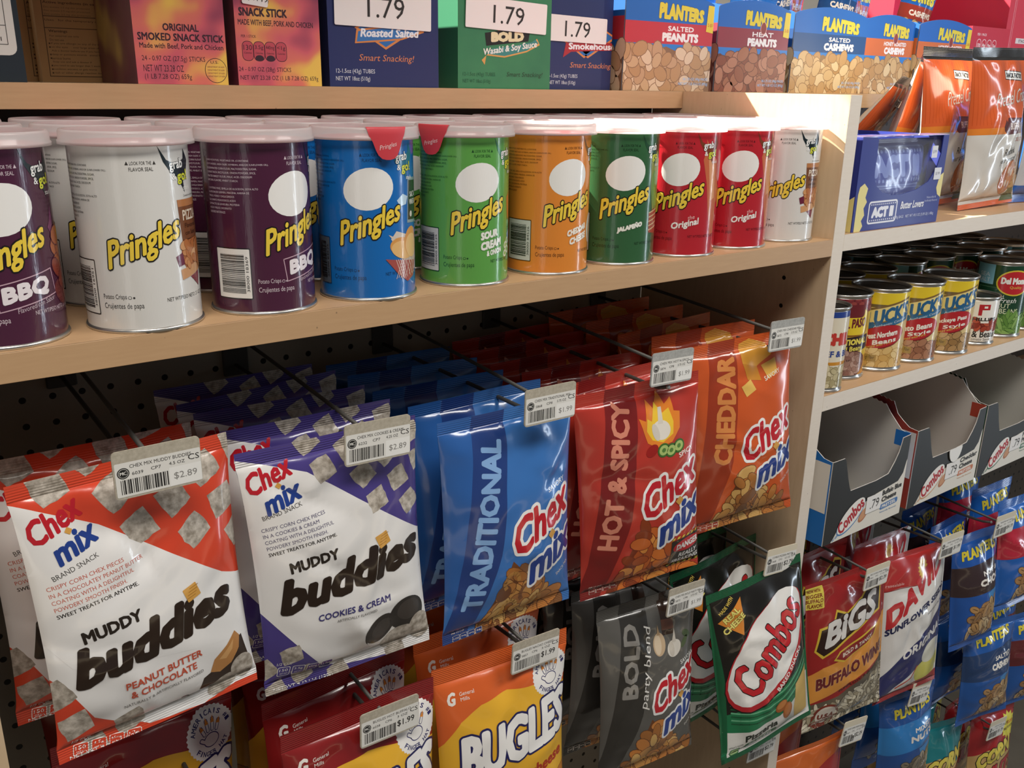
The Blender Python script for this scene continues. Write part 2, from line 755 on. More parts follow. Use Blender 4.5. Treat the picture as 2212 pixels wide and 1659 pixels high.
def board(name, x0, x1, y0, y1, z0, z1, mat, front=None, label='', cat='shelf', front_name='edge_band'):
    b = MB()
    b.box(x0, x1, y0 + 0.0008, y1, z0, z1, mat)
    o = b.build(name)
    tag(o, label, cat)
    e = MB()
    e.box(x0, x1, y0, y0 + 0.0008, z0, z1, front or mat, 0.0003)
    e.build(front_name, o)
    return o


board('shelf_board', X0, X_POST, 0.0, 0.293, -0.0189, 0.0, WOOD, None, 'tan wooden shelf board carrying the row of chip cans')
board('shelf_board', -0.6, X1, 0.241, 0.62, 0.1321, 0.1525, WOOD, None, 'tan wooden top shelf board carrying the snack and nut cartons')
board('shade_board', -0.6, 0.62, -0.04, 0.26, 0.54, 0.56, WOOD, None, 'plain wooden board added out of view to shade the snack stick cartons', 'shade board')  # added board out of view, keeps ceiling light off the left cartons and shelf edge
board('shelf_board', X_POST + W_POST, X1, 0.0, 0.293, -0.0151, 0.0038, WOOD, EDGE, 'pale edged shelf board under the blue popcorn carton and pretzel bags')
board('shelf_board', X_POST + W_POST, X1, 0.0, 0.293, -0.2068, -0.1878, WOOD, EDGE, 'pale edged shelf board carrying the tinned beans')
board('shelf_board', X_POST + W_POST, X1, 0.055, 0.293, -0.4170, -0.3980, WOOD, EDGE, 'shelf board set back beneath the open snack cartons')

b = MB()
b.box(X_POST, X_POST + W_POST, 0.0008, 0.2405, -1.25, 0.1525, WOOD_V)
b.box(X_POST, X_POST + W_POST, 0.2405, 0.293, -1.25, 0.1315, WOOD_V)
post = b.build('upright_panel')
tag(post, 'tall wooden upright panel dividing the chip bay from the canned food bay', 'upright')
b = MB()
b.box(X_POST, X_POST + W_POST, 0.0, 0.0008, -1.25, 0.1525, EDGE, 0.0003)
b.build('edge_band', post)
DARK = M('#0c0a08', 'plain')
for zz in [-0.053 - 0.0335 * k for k in range(0, 24)]:
    b = MB()
    n = 14
    V = [(X_POST - 0.0003, 0.0595 + 0.0026 * math.cos(2 * math.pi * k / n), zz + 0.0026 * math.sin(2 * math.pi * k / n)) for k in range(n)]
    b.add(V, [tuple(range(n))], DARK)
    if zz in (-0.053, -0.053 - 0.0335) or abs(zz + 0.355) < 0.02 or zz < -0.6:
        b.build('pin_hole', post)
b = MB()
b.box(X0 - 0.02, X0, 0.0, 0.293, -1.25, 0.1315, WOOD_V)
post2 = b.build('upright_panel')
tag(post2, 'wooden upright panel at the left end of the chip bay', 'upright')


def pegboard(name, x0, x1, z0, z1, y, label, ox, oz, col='#a19a8c'):
    m = bpy.data.materials.new('pegboard')
    m.use_nodes = True
    nt = m.node_tree
    bs = nt.nodes['Principled BSDF']
    tc = nt.nodes.new('ShaderNodeTexCoord')
    sx = nt.nodes.new('ShaderNodeSeparateXYZ')
    nt.links.new(tc.outputs['Object'], sx.inputs[0])

    def cell(out, off):
        a = nt.nodes.new('ShaderNodeMath')
        a.operation = 'ADD'
        a.inputs[1].default_value = -off + 25.4 * 0.5 * MM + 25.4 * MM * 200
        nt.links.new(out, a.inputs[0])
        c = nt.nodes.new('ShaderNodeMath')
        c.operation = 'MODULO'
        c.inputs[1].default_value = 25.4 * MM
        nt.links.new(a.outputs[0], c.inputs[0])
        d = nt.nodes.new('ShaderNodeMath')
        d.operation = 'SUBTRACT'
        d.inputs[1].default_value = 12.7 * MM
        nt.links.new(c.outputs[0], d.inputs[0])
        e = nt.nodes.new('ShaderNodeMath')
        e.operation = 'POWER'
        e.inputs[1].default_value = 2
        nt.links.new(d.outputs[0], e.inputs[0])
        return e.outputs[0]
    s = nt.nodes.new('ShaderNodeMath')
    s.operation = 'ADD'
    nt.links.new(cell(sx.outputs[0], ox), s.inputs[0])
    nt.links.new(cell(sx.outputs[2], oz), s.inputs[1])
    g = nt.nodes.new('ShaderNodeMath')
    g.operation = 'GREATER_THAN'
    g.inputs[1].default_value = (3.1 * MM) ** 2
    nt.links.new(s.outputs[0], g.inputs[0])
    mx = nt.nodes.new('ShaderNodeMix')
    mx.data_type = 'RGBA'
    mx.inputs[6].default_value = srgb('#0b0907')
    mx.inputs[7].default_value = srgb(col)
    nt.links.new(g.outputs[0], mx.inputs[0])
    nt.links.new(mx.outputs[2], bs.inputs['Base Color'])
    bs.inputs['Roughness'].default_value = 0.45
    bb = MB()
    bb.box(x0, x1, y, y + 0.006, z0, z1, m)
    o = bb.build(name)
    return tag(o, label, 'pegboard')


PEG_X, PEG_Z = 0.0588, -0.1232
pegboard('pegboard_panel', X0, X_POST, -1.25, -0.0195, 0.294, 'grey pegboard with round holes behind the hanging snack bags', PEG_X, PEG_Z)
pegboard('pegboard_panel', X_POST + W_POST, X1, -1.25, 0.1315, 0.294, 'brown pegboard backing the canned food bay right of the upright', PEG_X, PEG_Z, '#51463a')
b = MB()
b.box(X0, X_POST, 0.294, 0.300, 0.0, 0.1315, M('#3a322a'))
tag(b.build('back_panel'), 'dark back panel behind the rows of chip cans', 'panel')
b = MB()
b.box(-3, 5, -3.5, 1.4, -1.27, -1.25, M('#6d665b', 'plain', tex='noise', hex2='#5b554a', scale=6))
struct(b.build('floor'))
# shop wall behind the shelving with the high window that lets the sun over the top shelf
CREAMW = M('#cfc8ba', 'plain', rough=0.8)
WX0, WX1, WZ0, WZ1 = -0.05, 1.35, 1.17, 1.62
b = MB()
b.box(-3, WX0, 1.30, 1.40, -1.25, 3.0, CREAMW)
b.box(WX1, 5, 1.30, 1.40, -1.25, 3.0, CREAMW)
b.box(WX0, WX1, 1.30, 1.40, -1.25, WZ0, CREAMW)
b.box(WX0, WX1, 1.30, 1.40, WZ1, 3.0, CREAMW)
struct(b.build('wall_back'))
b = MB()
for q in ((WX0, WX0 + 0.02, WZ0, WZ1), (WX1 - 0.02, WX1, WZ0, WZ1), (WX0 + 0.02, WX1 - 0.02, WZ0, WZ0 + 0.02), (WX0 + 0.02, WX1 - 0.02, WZ1 - 0.02, WZ1)):
    b.box(q[0], q[1], 1.31, 1.36, q[2], q[3], M('#e2ded6'))
struct(b.build('window_1'))


# ------------------------------------------------------------------ chip cans
CR, CH = 0.0366, 117.2
DH = 0.0136


def cylF(r, z0=0.0, cap=0.0):
    def f(u, v):
        a = u * MM / CR
        return np.stack([r * np.sin(a), -r * np.cos(a), z0 + v * MM], -1)
    return f


def chip_art(fl):
    a = Art('can')
    fg = fl['fg']
    if fl['base'] != '#dcdad6':
        a.ell(0, 74, 19, 13.5, '#f1efec', 1, 8)
    # wordmark
    a.text('Pringles', 1, 50.5, 48, 20, '#f0cf45', 3, bold=0.03, shear=0.12, ysh=0.34, out='#15110f', ow=0.045, taper=-0.12)
    # seal note
    a.text('LOOK FOR THE', 3, 95.5, 13, 1.9, fg, 2)
    a.text('FLAVOR SEAL', 3, 92.2, 14.5, 2.1, fg, 2, bold=0.01)
    for sx in (-1, 1):
        a.cpoly([(3 + sx * 8.2 - 1, 94.6), (3 + sx * 8.2 + 1, 94.6), (3 + sx * 8.2, 96.6)], fg, 2)
    # grab & go
    n0 = len(a.it)
    a.poly([(26, 103), (29, 95), (33, 90), (38, 87), (44, 79), (43, 87), (47, 88), (50, 95), (46, 101), (45, 96), (38, 93), (31, 96)], fl.get('gg', '#17252b'), 2)
    a.text('grab', 38, 93, 11, 6.5, '#f7f7f4', 4, bold=0.03, rot=4, out='#1a2a33')
    a.text('&', 35.5, 87.5, 3.5, 3.4, '#f7f7f4', 4, bold=0.03)
    a.text('go!', 42.5, 87, 9.5, 7, '#d9dc3a', 4, bold=0.04, rot=4, out='#1a2a33')
    a.text('stack', 46, 81.5, 7, 2.4, '#f7f7f4', 4, bold=0.02)
    a.it = a.it[:n0] + [((P - np.array([39.0, 90.0])) * 1.12 + np.array([28.5, 90.0]), m_, lv) for P, m_, lv in a.it[n0:]]
    # ingredients
    ing = ['DRIED POTATOES, VEGETABLE OIL (CONTAINS', 'COTTONSEED, HIGH OLEIC SOYBEAN, AND/OR SUNFLOWER OIL),', 'DEGERMINATED CORN FLOUR, MALTODEXTRIN, SUGAR,',
           'CORNSTARCH, RICE FLOUR, ONION POWDER, SPICE,', 'MALTED BARLEY FLOUR, MALIC ACID, DISODIUM', 'NATURAL FLAVORS, WHEAT STARCH.', '',
           'CONTIENE: MAIZ, SEMILLA DE ALGODON, SOYA ALTO', 'ALMIDON SIN GERMEN, MAICENA, HARINA DE', 'TRIGO, MONO Y DIGLICERIDOS', 'GLUTAMATO MONOSODICO, ACIDO',
           'EXTRACTO DE LEVADURA, PROTEINA', 'ACIDO MALICO, INOSINATO', 'SABORES NATURALES']
    for k, t in enumerate(ing):
        if t:
            w = len(t) * 0.86
            a.text(t, -64 + w / 2, 94 - 2.35 * k, w, 1.35, fg, 2, bold=0.01 if k in (1, 2, 8) else 0)
    # barcode panel
    bg = fl.get('bc', '#cfd0cc')
    a.rrect(-60.7, 10.3, -33.3, 42.2, 0.8, fg if fl['base'] != '#4a1c38' else '#150a12', 2)
    a.rrect(-60, 11, -34, 41.5, 0.6, bg, 3)
    a.barcode(-57, 14, -38, 38.5, '#17130f', 4, n=44, seed=len(fl['base']) + ord(fl['base'][2]), vert=False)
    a.text(fl.get('num', '38000 84526'), -36.2, 26, 22, 2.0, '#17130f', 4, rot=90)
    # foot text
    a.text('Potato Crisps', -21.5, 21.2, 15.5, 3.6, fg, 2)
    a.ell(-11.8, 21.0, 1.2, 0.9, fg, 2)
    a.ell(-11.8, 21.0, 0.9, 0.6, fl['base'], 3)
    a.ell(-9.3, 20.9, 0.7, 0.6, fg, 2)
    a.text('Crujientes de papa', -16.5, 15.8, 25.5, 4.2, fg, 2)
    a.text('NET WT/PESO NETO 2.5 OZ (71g)', 30, 17.8, 38, 3.0, fg, 2)
    n0 = len(a.it)
    fl['extra'](a)
    a.it = a.it[:n0] + [(P - np.array([6.0 if P[:, 0].mean() > 28 and P[:, 0].max() > 32 else 0.0, 0.0]), m_, lv) for P, m_, lv in a.it[n0:]]
    a.it = [(P * np.array([1.0, 1.125]), m_, lv) for P, m_, lv in a.it]
    return a


def ex_pizza(a):
    a.text('Consulte la informacion', 46, 76, 16, 1.2, '#3a3632', 2)
    a.poly([(31, 74), (62, 74), (60, 52), (33, 50)], '#7a4a2c', 2)
    a.poly([(31, 74), (62, 74), (61.5, 70), (31.5, 70)], '#b97a4a', 3)
    a.text('PIZZA', 44, 65, 18, 6, '#ead9c4', 4, bold=0.03)
    a.text('Flavored', 44, 59, 15, 2.6, '#3c2212', 4)
    a.text('con Sabor', 44, 54.8, 15, 2.6, '#3c2212', 4)
    a.poly([(33, 51), (60, 52), (63, 33), (35, 34), (30, 40)], '#b26a3e', 2)
    a.blobs(lambda x, y: 33 < x < 60 and 36 < y < 50, 33, 36, 60, 50, 4, ['#c98a58', '#b8703e', '#d39a66'], 4, 3, edge='#93552c')
    a.poly([(29, 34), (62, 39), (62, 33), (30, 28)], '#d09a6a', 3)
    a.poly([(26, 42), (32, 44), (33, 37), (28, 36)], '#6d1f3a', 3)
    a.poly([(38, 29), (50, 31), (48, 22)], '#7c1f34', 3)


def ex_bbq(a):
    a.frame(-10, 23.5, 28, 37.5, 0.6, '#c9a5b4', 2, 9)
    a.text('BBQ', 8.5, 30.5, 30, 11, '#efe6ea', 3, bold=0.06, ysh=0.16)
    a.text('Flavored/con Sabor', 14, 22.5, 26, 2.8, '#c9b3bf', 2, ysh=0.16)
    a.blobs(lambda x, y: True, 42, 24, 58, 60, 9, ['#8a3a2a', '#b3653a', '#6d2a2a'], 2, 5, edge='#5a1c30')
    a.poly([(36, 62), (40, 56), (43, 66), (42, 74), (39, 66)], '#7a3a66', 2)


def ex_vinegar(a):
    a.poly([(28, 66), (34, 70), (40, 68), (38, 63), (31, 62)], '#bfd9ec', 2)
    a.rect(40, 50, 58, 80, '#8fa4ad', 2, -3)
    a.rect(41, 52, 57, 78, '#1f2a2e', 3, -3)
    a.text('SALT &', 49, 69, 11, 3.6, '#e8e6e0', 4, bold=0.03)
    a.text('VINEGAR', 49, 64, 13, 3.6, '#e8e6e0', 4, bold=0.03)
    a.ell(45, 56, 2, 2, '#d8d6d0', 4)
    a.poly([(14, 44), (22, 41), (27, 46), (56, 38), (54, 18), (40, 18)], '#d8c9bb', 2)
    a.ell(27, 35, 12, 6.5, '#d99a52', 3, -8)
    a.ell(28, 33, 12, 6, '#e8b877', 4, -10)
    a.ell(44, 38, 9, 10, '#dd9c56', 4, -20)
    a.ell(45, 35, 9, 8, '#edc184', 5, -20)
    a.poly([(17, 28), (52, 24), (48, 14), (38, 11), (28, 17)], '#a8504a', 5)
    for k in range(8):
        a.line([(20 + 4 * k, 27), (26 + 4 * k, 13 + k * .4)], 0.5, '#e0c8bc', 6)
        a.line([(20 + 4 * k, 14 + k * .3), (26 + 4 * k, 27)], 0.5, '#e0c8bc', 6)


def ex_sour(a):
    a.text('SOUR', 10, 37.5, 17, 6, '#efefe6', 3, bold=0.08, ysh=0.16, out='#3f8a3a', ow=0.03)
    a.text('CREAM', 12, 30.5, 21, 6.4, '#efefe6', 3, bold=0.08, ysh=0.16, out='#3f8a3a', ow=0.03)
    a.text('& ONION', 15, 24.8, 16, 4.2, '#efefe6', 3, bold=0.06, ysh=0.14)
    a.poly([(38, 62), (44, 66), (46, 48), (41, 46)], '#c9763a', 2)
    for k, (x, y) in enumerate([(36, 22), (39, 25), (37, 28), (42, 24), (41, 31)]):
        a.ell(x, y, 3.2, 2.6, '#dfe7d2', 2 + k % 2, 20)
        a.ell(x, y, 1.7, 1.2, '#8cbf62', 3 + k % 2, 20)
    a.poly([(40, 36), (48, 40), (46, 28), (42, 30)], '#9fb9d6', 2)


def ex_cheddar(a):
    a.text('CHEDDAR', 10, 34.5, 23, 5.2, '#f6efe0', 3, bold=0.08, ysh=0.24, out='#c96f22', ow=0.03)
    a.text('CHEESE', 11.5, 28, 21, 5.6, '#f6efe0', 3, bold=0.08, ysh=0.24, out='#c96f22', ow=0.03)
    a.ell(40, 34, 9, 12, '#e9e5dc', 2)
    a.ell(42, 33, 6, 9, '#e0b04c', 3)


def ex_jalapeno(a):
    a.text('JALAPE\u00d1O', 6, 31.5, 25, 6.2, '#eef0e6', 3, bold=0.08, ysh=0.2, out='#20401f', ow=0.03)
    a.poly([(32, 90), (52, 84), (54, 50), (38, 44), (34, 62)], '#8a8f3e', 2)
    a.ell(42, 60, 7, 16, '#6f9440', 3, 10)
    a.poly([(33, 42), (50, 48), (52, 24), (34, 26)], '#a54a2e', 2)
    for k in range(5):
        a.line([(33, 28 + 3.5 * k), (52, 31 + 3.5 * k)], 1.0, '#d9b98a', 3)


def ex_original(a):
    a.text('the', 13.5, 34.5, 7, 3.6, '#e9a6a6', 3, bold=0.02, ysh=0.18)
    a.text('Original', 8, 28.3, 27, 7.6, '#f5eeea', 3, bold=0.05, ysh=0.18, out='#a81c24', ow=0.02)
    a.poly([(24, 99), (31, 90), (47, 82), (52, 60), (50, 20), (44, 18), (38, 40), (34, 62), (28, 82)], '#c96a44', 1)
    a.poly([(34, 84), (44, 78), (47, 50), (40, 48)], '#dd9a6a', 1.5)


FL = {
    'white': dict(base='#dcdad6', fg='#3a3733', ring='#dcdad6', extra=ex_pizza, bc='#e2e1dc', num='38000 16951'),
    'purple': dict(base='#4a1c38', fg='#d9c6d0', extra=ex_bbq, bc='#f0eeea', num='38000 18369'),
    'blue': dict(base='#0f69b8', fg='#10365f', extra=ex_vinegar, gg='#1c6f8c', bc='#4f5a66'),
    'green': dict(base='#5ea24a', fg='#1d4a22', extra=ex_sour, gg='#2a7a50', num='38000 84525'),
    'orange': dict(base='#e28a34', fg='#5a3412', extra=ex_cheddar, gg='#8a5a20', num='38000 84526'),
    'darkgreen': dict(base='#30603a', fg='#16361b', extra=ex_jalapeno, gg='#1f4a30', num='38000 16933'),
    'red': dict(base='#b8222e', fg='#571016', extra=ex_original, gg='#7a3a22'),
}
CANS = {}


def make_chip_can(key):
    fl = FL[key]
    root = empty('chip_can')
    full = math.pi * CR / MM
    printed('can_body', cylF(CR), cuts(-full, full, 4.2), cuts(2, CH, 26), M(fl['base'], 'can'), chip_art(fl), root, lift=0.00007)
    b = MB()
    b.lathe([(0.0340, 0.0004), (0.0376, 0.0), (0.0380, 0.0012), (0.0376, 0.0024), (0.0366, 0.0028)], TIN, 64, cap0=True)
    b.build('bottom_rim', root, True)
    b = MB()
    b.lathe([(0.0366, 0.1173), (0.0372, 0.1188), (0.0345, 0.1188), (0.0340, 0.1166), (0.0005, 0.1164)], FOIL, 48, cap1=True)
    b.build('foil_seal', root, True)
    b = MB()
    b.lathe([(0.0394, 0.1176), (0.0412, 0.1176), (0.0412, 0.1198), (0.0405, 0.1204), (0.0403, 0.1251), (0.0396, 0.1265), (0.0378, 0.1265)], LID, 72)
    b.lathe([(0.0378, 0.1265), (0.0368, 0.1244), (0.0230, 0.1242), (0.0224, 0.1236), (0.0005, 0.1236)], LID_TOP, 72, cap1=True)
    b.build('lid', root, True)
    return root


def add_tab(root, umid):
    mb = MB()
    n = 12
    V, F = [], []
    rows = [(126.8, 15.0, -2.2), (127.0, 14.6, 0.2), (126.0, 14.0, 0.9), (121.6, 12.6, 1.1), (116.6, 10.2, 1.1), (111, 8.4, 1.1), (107.5, 6.8, 1.1), (105, 4.4, 1.1), (104.2, 1.5, 1.1)]
    for z, hw, dr in rows:
        for k in range(n + 1):
            a = (umid + hw * (2 * k / n - 1)) * MM / CR
            r = 0.0403 + dr * MM
            V.append((r * math.sin(a), -r * math.cos(a), z * MM))
    for j in range(len(rows) - 1):
        for k in range(n):
            i = j * (n + 1) + k
            F.append((i + n + 1, i + n + 2, i + 1, i))
    mb.add(V, F, M('#c83c46', 'card'))
    a = Art('card')
    a.text('Pringles', umid, 113.5, 12, 4.4, '#ecc9c9', 1, bold=0.01, shear=0.1, ysh=0.25)
    polys = split_axis(a.it, 0, cuts(umid - 16, umid + 16, 3))
    for P, m_, lv in polys:
        ang = P[:, 0] * MM / CR
        r = 0.0403 + 1.22 * MM
        mb.add(np.stack([r * np.sin(ang), -r * np.cos(ang), P[:, 1] * MM], -1), [tuple(range(len(P)))], m_)
    mb.build('peel_tab', root, True)


chip_spec = [  # x, y, rotation of the printed front, flavour, tab position, label
    (0.0232, 0.0417, 5, 'purple', -14, 'dark purple chip can with BBQ lettering and red tab, leftmost on the shelf'),
    (0.1088, 0.0370, -9.5, 'white', None, 'white chip can with pizza picture between the two dark purple cans'),
    (0.1943, 0.0393, 19, 'purple', None, 'dark purple chip can turned to show its white barcode panel'),
    (0.2790, 0.0370, -24, 'blue', 13.4, 'bright blue chip can with red tab over its lid'),
    (0.3712, 0.0396, -15, 'green', -37, 'light green sour cream and onion chip can'),
    (0.4600, 0.0400, -8, 'orange', None, 'orange cheddar cheese chip can'),
    (0.5442, 0.0410, -31, 'darkgreen', None, 'dark green chip can with jalapeno lettering'),
    (0.6275, 0.0399, -48, 'red', None, 'red chip can standing beside the dark green can'),
    (0.7110, 0.0430, -41, 'red', None, 'red chip can standing beside the white can near the upright'),
    (0.7935, 0.0450, -53, 'white', None, 'white chip can standing against the wooden upright'),
]
used = {}
for x, y, rz, key, tb, lab in chip_spec:
    if key not in CANS:
        CANS[key] = make_chip_can(key)
        o = CANS[key]
    else:
        o = copy_tree(CANS[key])
    o.location = (x, y, 0.0)
    o.rotation_euler = (0, 0, R_(rz))
    tag(o, lab, 'can', 'chip cans in the front row')
    used[len(used)] = (o, tb)
rr = random.Random(4)
order = ['purple', 'white', 'purple', 'blue', 'green', 'orange', 'darkgreen', 'red', 'red', 'white']
nm = {'purple': 'dark purple', 'white': 'white', 'blue': 'blue', 'green': 'light green', 'orange': 'orange', 'darkgreen': 'dark green', 'red': 'red'}
pos = {'purple': ''}
for row in (1, 2):
    for i, (x, y, rz, key, tb, lab) in enumerate(chip_spec):
        dx = rr.uniform(-.0004, .0004)
        xx = min(x + dx, X_POST - 0.0425)
        o = copy_tree(CANS[key], (xx, 0.0420 + 0.0845 * row + rr.uniform(-.0007, .0007), 0.0), (0, 0, R_(rz + rr.uniform(-30, 30))))
        who = ['leftmost purple can', 'white can between purple ones', 'purple can showing its barcode', 'bright blue can', 'light green can', 'orange can', 'dark green can',
               'red can beside the dark green one', 'red can beside the white one', 'white can by the upright'][i]
        tag(o, 'chip can in the %s row, behind the %s' % ('second' if row == 1 else 'back', who), 'can', 'chip cans behind the front row')
for o, tb in used.values():
    if tb is not None:
        add_tab(o, tb)


# ------------------------------------------------------------------ hooks with price tags
MOTTLE = M('#a89f8e', 'paper', tex='noise', hex2='#bcb4a3', scale=320)
MOTTLE2 = M('#9a9a96', 'paper', tex='noise', hex2='#b2b2ae', scale=320)
CREAM = M('#d9cfb8', 'paper')


def tag_art(name, code, cp, oz, unit, price, bold):
    a = Art('paper')
    a.rrect(-27.4, -15.4, 28.2, 8.8, 1.0, '#e4e2dc', 1)
    a.text(name, 2, 5.6, min(40, 2.05 * len(name)), 2.6, '#3b3936', 3, bold=0.01)
    a.ell(-22.3, 1.4, 3.9, 3.9, '#1c1b1a', 3)
    a.ell(-22.3, 1.4, 3.2, 3.2, '#e4e2dc', 4)
    a.ell(-22.3, 1.4, 2.9, 2.9, '#1c1b1a', 5)
    a.text('MC', -22.3, 1.4, 4.4, 2.6, '#e4e2dc', 6, bold=0.05)
    a.text(code, -13.3, 0.2, 7.2, 2.4, '#2b2927', 3, bold=0.02)
    a.text(cp, -1.5, 1.0, 6.6, 2.4, '#2b2927', 3, bold=0.02)
    a.text(oz, 12.2, 1.4, 10.5, 2.4, '#2b2927', 3, bold=0.02)
    a.text(unit, 23.5, 3.2, 7.5, 4.2, '#2b2927', 3)
    a.barcode(-24.5, -13.6, 5.5, -3.4, '#262422', 3, n=34, seed=len(name) + len(code))
    if bold:
        a.text(price, 15.5, -6.0, 17, 7.0, '#242220', 4, bold=0.01)
    else:
        a.rrect(6.6, -15.2, 28.0, -1.6, 0.5, '#efeeea', 2)
        a.text(price, 17.2, -8.4, 15.5, 5.6, '#8b8985', 4, bold=0.01)
    return a


def hook(x, zt, zlow, ytip, plate, info, label, yf=-0.0115, roll=0.0, yaw=0.0, tag_on=True, wire2=None, w=57.0, h=33.5, back=0.294, group='price tagged display hooks'):
    root = empty('display_hook', (x, back, zt + 0.018))
    z0 = 0.0
    zf = -0.018
    yr = yf - back
    b = MB()
    b.box(-0.013, 0.013, -0.004, 0.0, -0.045, 0.012, WIRE, 0.001)
    b.build('back_plate', root)
    if tag_on:
        b = MB()
        b.tube([(0, -0.002, z0), (0, yr * 0.5, zf * 0.46), (0, yr + 0.0012, zf)], 0.0018, WIRE)
        b.build('tag_wire', root, True)
    zl0 = z0 - 0.034
    zl1 = zlow - (zt + 0.018)
    yt = ytip - back
    b = MB()
    b.tube([(0, -0.002, zl0), (0, yt * 0.5, (zl0 + zl1) / 2), (0, yt + 0.022, zl1), (0, yt + 0.012, zl1 + 0.0008), (0, yt, zl1 + 0.0045)], 0.0020, WIRE)
    b.build('hook_wire', root, True)
    b = MB()
    b.tube([(0, yt + 0.0003, zl1 + 0.0044), (0, yt - 0.0012, zl1 + 0.0049)], 0.0024, WTIP)
    b.build('hook_tip', root, True)
    if tag_on:
        b = MB()
        hw, hh, r = w / 2 * MM, h / 2 * MM, 0.003
        q = []
        for cx, cz, a0 in ((hw - r, hh - r, 0), (-hw + r, hh - r, 90), (-hw + r, -hh + r, 180), (hw - r, -hh + r, 270)):
            for k in range(5):
                t = R_(a0 + 22.5 * k)
                q.append((cx + r * math.cos(t), cz + r * math.sin(t)))
        n = len(q)
        V = [(x_, -0.0006, z_) for x_, z_ in q] + [(x_, 0.0006, z_) for x_, z_ in q]
        F = [tuple(range(n)), tuple(range(2 * n - 1, n - 1, -1))] + [(i, n + i, n + (i + 1) % n, (i + 1) % n) for i in range(n)]
        b.add(V, F, plate)
        p = b.build('tag_plate', root)
        p.location = (0, yr, zf)
        p.rotation_euler = (0, R_(roll), R_(yaw))
        art = tag_art(*info)
        mb = MB()
        for P, m_, lv in art.it:
            P = P * np.array([w / 57.0, h / 34.0])
            mb.add(np.stack([P[:, 0] * MM, np.full(len(P), -0.0007 - lv * 0.00004), P[:, 1] * MM], -1), [tuple(range(len(P)))], m_)
        mb.build('printed_label', p)
    return tag(root, label, 'hook', group)


hook(0.093, -0.0885, -0.1140, 0.006, MOTTLE, ('CHEX MIX MUDDY BUDDIES', '6039', 'CP7', '4.5 OZ', 'CS', '$2.89', False), 'display hook with a $2.89 tag above the orange and white bag')
hook(0.257, -0.1055, -0.1190, 0.004, MOTTLE, ('CHEX MIX COOKIES & CREAM', '6232', 'CP7', '4.25 OZ', 'CS', '$2.89', False), 'display hook with a $2.89 tag above the violet and white bag', roll=1.7)
hook(0.428, -0.1092, -0.1250, 0.006, MOTTLE, ('CHEX MIX TRADITIONAL MIX', '5868', 'CP8', '3.75 OZ', 'CS', '$1.99', False), 'display hook with a $1.99 tag above the blue traditional mix bag', roll=0.8)
hook(0.5795, -0.1012, -0.1270, -0.008, MOTTLE2, ('CHEX MIX HOT N SPICY', '5874', 'CP8', '3.75 OZ', 'CS', '$1.99', False), 'display hook with a grey $1.99 tag above the red hot and spicy bag', roll=2.0)
hook(0.754, -0.0940, -0.1130, -0.010, MOTTLE2, ('CHEX MIX CHEDDAR MIX', '5872', 'CP8', '3.75 OZ', 'CS', '$1.99', False), 'display hook with a grey $1.99 tag nearest the wooden upright', roll=2.0)
hook(0.260, -0.3660, -0.3800, 0.000, MOTTLE, ('BUGLES HOT BUFFALO', '6038', 'CP6', '3 OZ', 'CS', '$1.99', True), 'display hook with a $1.99 tag over the dark red corn snack bag', roll=1.7)
hook(0.419, -0.3590, -0.3640, -0.004, MOTTLE, ('BUGLES NACHO CHEESE', '5857', 'CP6', '3 OZ', 'CS', '$1.99', True), 'display hook with a $1.99 tag over the orange corn snack bag', roll=3.0)
hook(0.628, -0.3735, -0.3850, -0.004, MOTTLE, ('CHEX MIX BOLD PARTY MIX', '5873', 'CP8', '3.75 OZ', 'CS', '$1.99', False), 'display hook with a $1.99 tag above the dark grey bold party bag', roll=4.5)
hook(0.792, -0.3785, -0.3860, -0.006, CREAM, ('COMBOS PIZZERIA PRETZEL', '04608', 'CP12', '6.3 OZ', 'EA', '$2.79', True), 'display hook with a $2.79 tag above the green filled pretzel bag', roll=7.0)
hook(0.800, -0.6520, -0.6700, 0.000, MOTTLE, ('COMBOS CHEDDAR PRETZEL', '04610', 'CP12', '6.3 OZ', 'EA', '$2.79', True), 'display hook with a $2.79 tag at the bottom edge below the green bag', roll=7.0)
hook(1.015, -0.4740, -0.4850, -0.004, CREAM, ('BIGS SUNFLOWER WING', '04615', 'CP12', '5.3 OZ', 'EA', '$2.39', True), 'display hook with a $2.39 tag above the buffalo wing seed bag', roll=4.4)
hook(1.212, -0.4865, -0.4900, -0.010, CREAM, ('DAVID SUNFLOWER', '04616', 'CP12', '5.2 OZ', 'EA', '$1.99', True), 'display hook with a $1.99 tag above the sunflower seed bag with navy band', roll=4.8, w=62, h=36)
hook(1.378, -0.5005, -0.5100, 0.010, CREAM, ('PLANTERS NUT CHOC', '04618', 'CP12', '6 OZ', 'EA', '$4.19', True), 'display hook with a $4.19 tag above the tall blue nut pouch', roll=4.4, w=64, h=37)
hook(1.018, -0.7310, -0.7420, -0.012, CREAM, ('DAVID SUNFLOWER RANCH', '04619', 'CP12', '5.2 OZ', 'EA', '$2.39', True), 'display hook with a $2.39 tag below the buffalo wing seed bag', roll=13, w=60, h=40)
hook(1.198, -0.7420, -0.7500, 0.0, CREAM, ('PLANTERS CASHEW', '04620', 'CP12', '5 OZ', 'EA', '$1.99', True), 'display hook with a $1.99 tag under the sunflower seed bag', roll=13, w=58, h=40)
hook(1.5160, -0.9575, -0.9700, -0.006, CREAM, ('CORN NUTS BBQ', '04622', 'CP12', '4 OZ', 'EA', '$1.79', True), 'display hook with a tag above the red corn nut bag', roll=12, w=64, h=38)


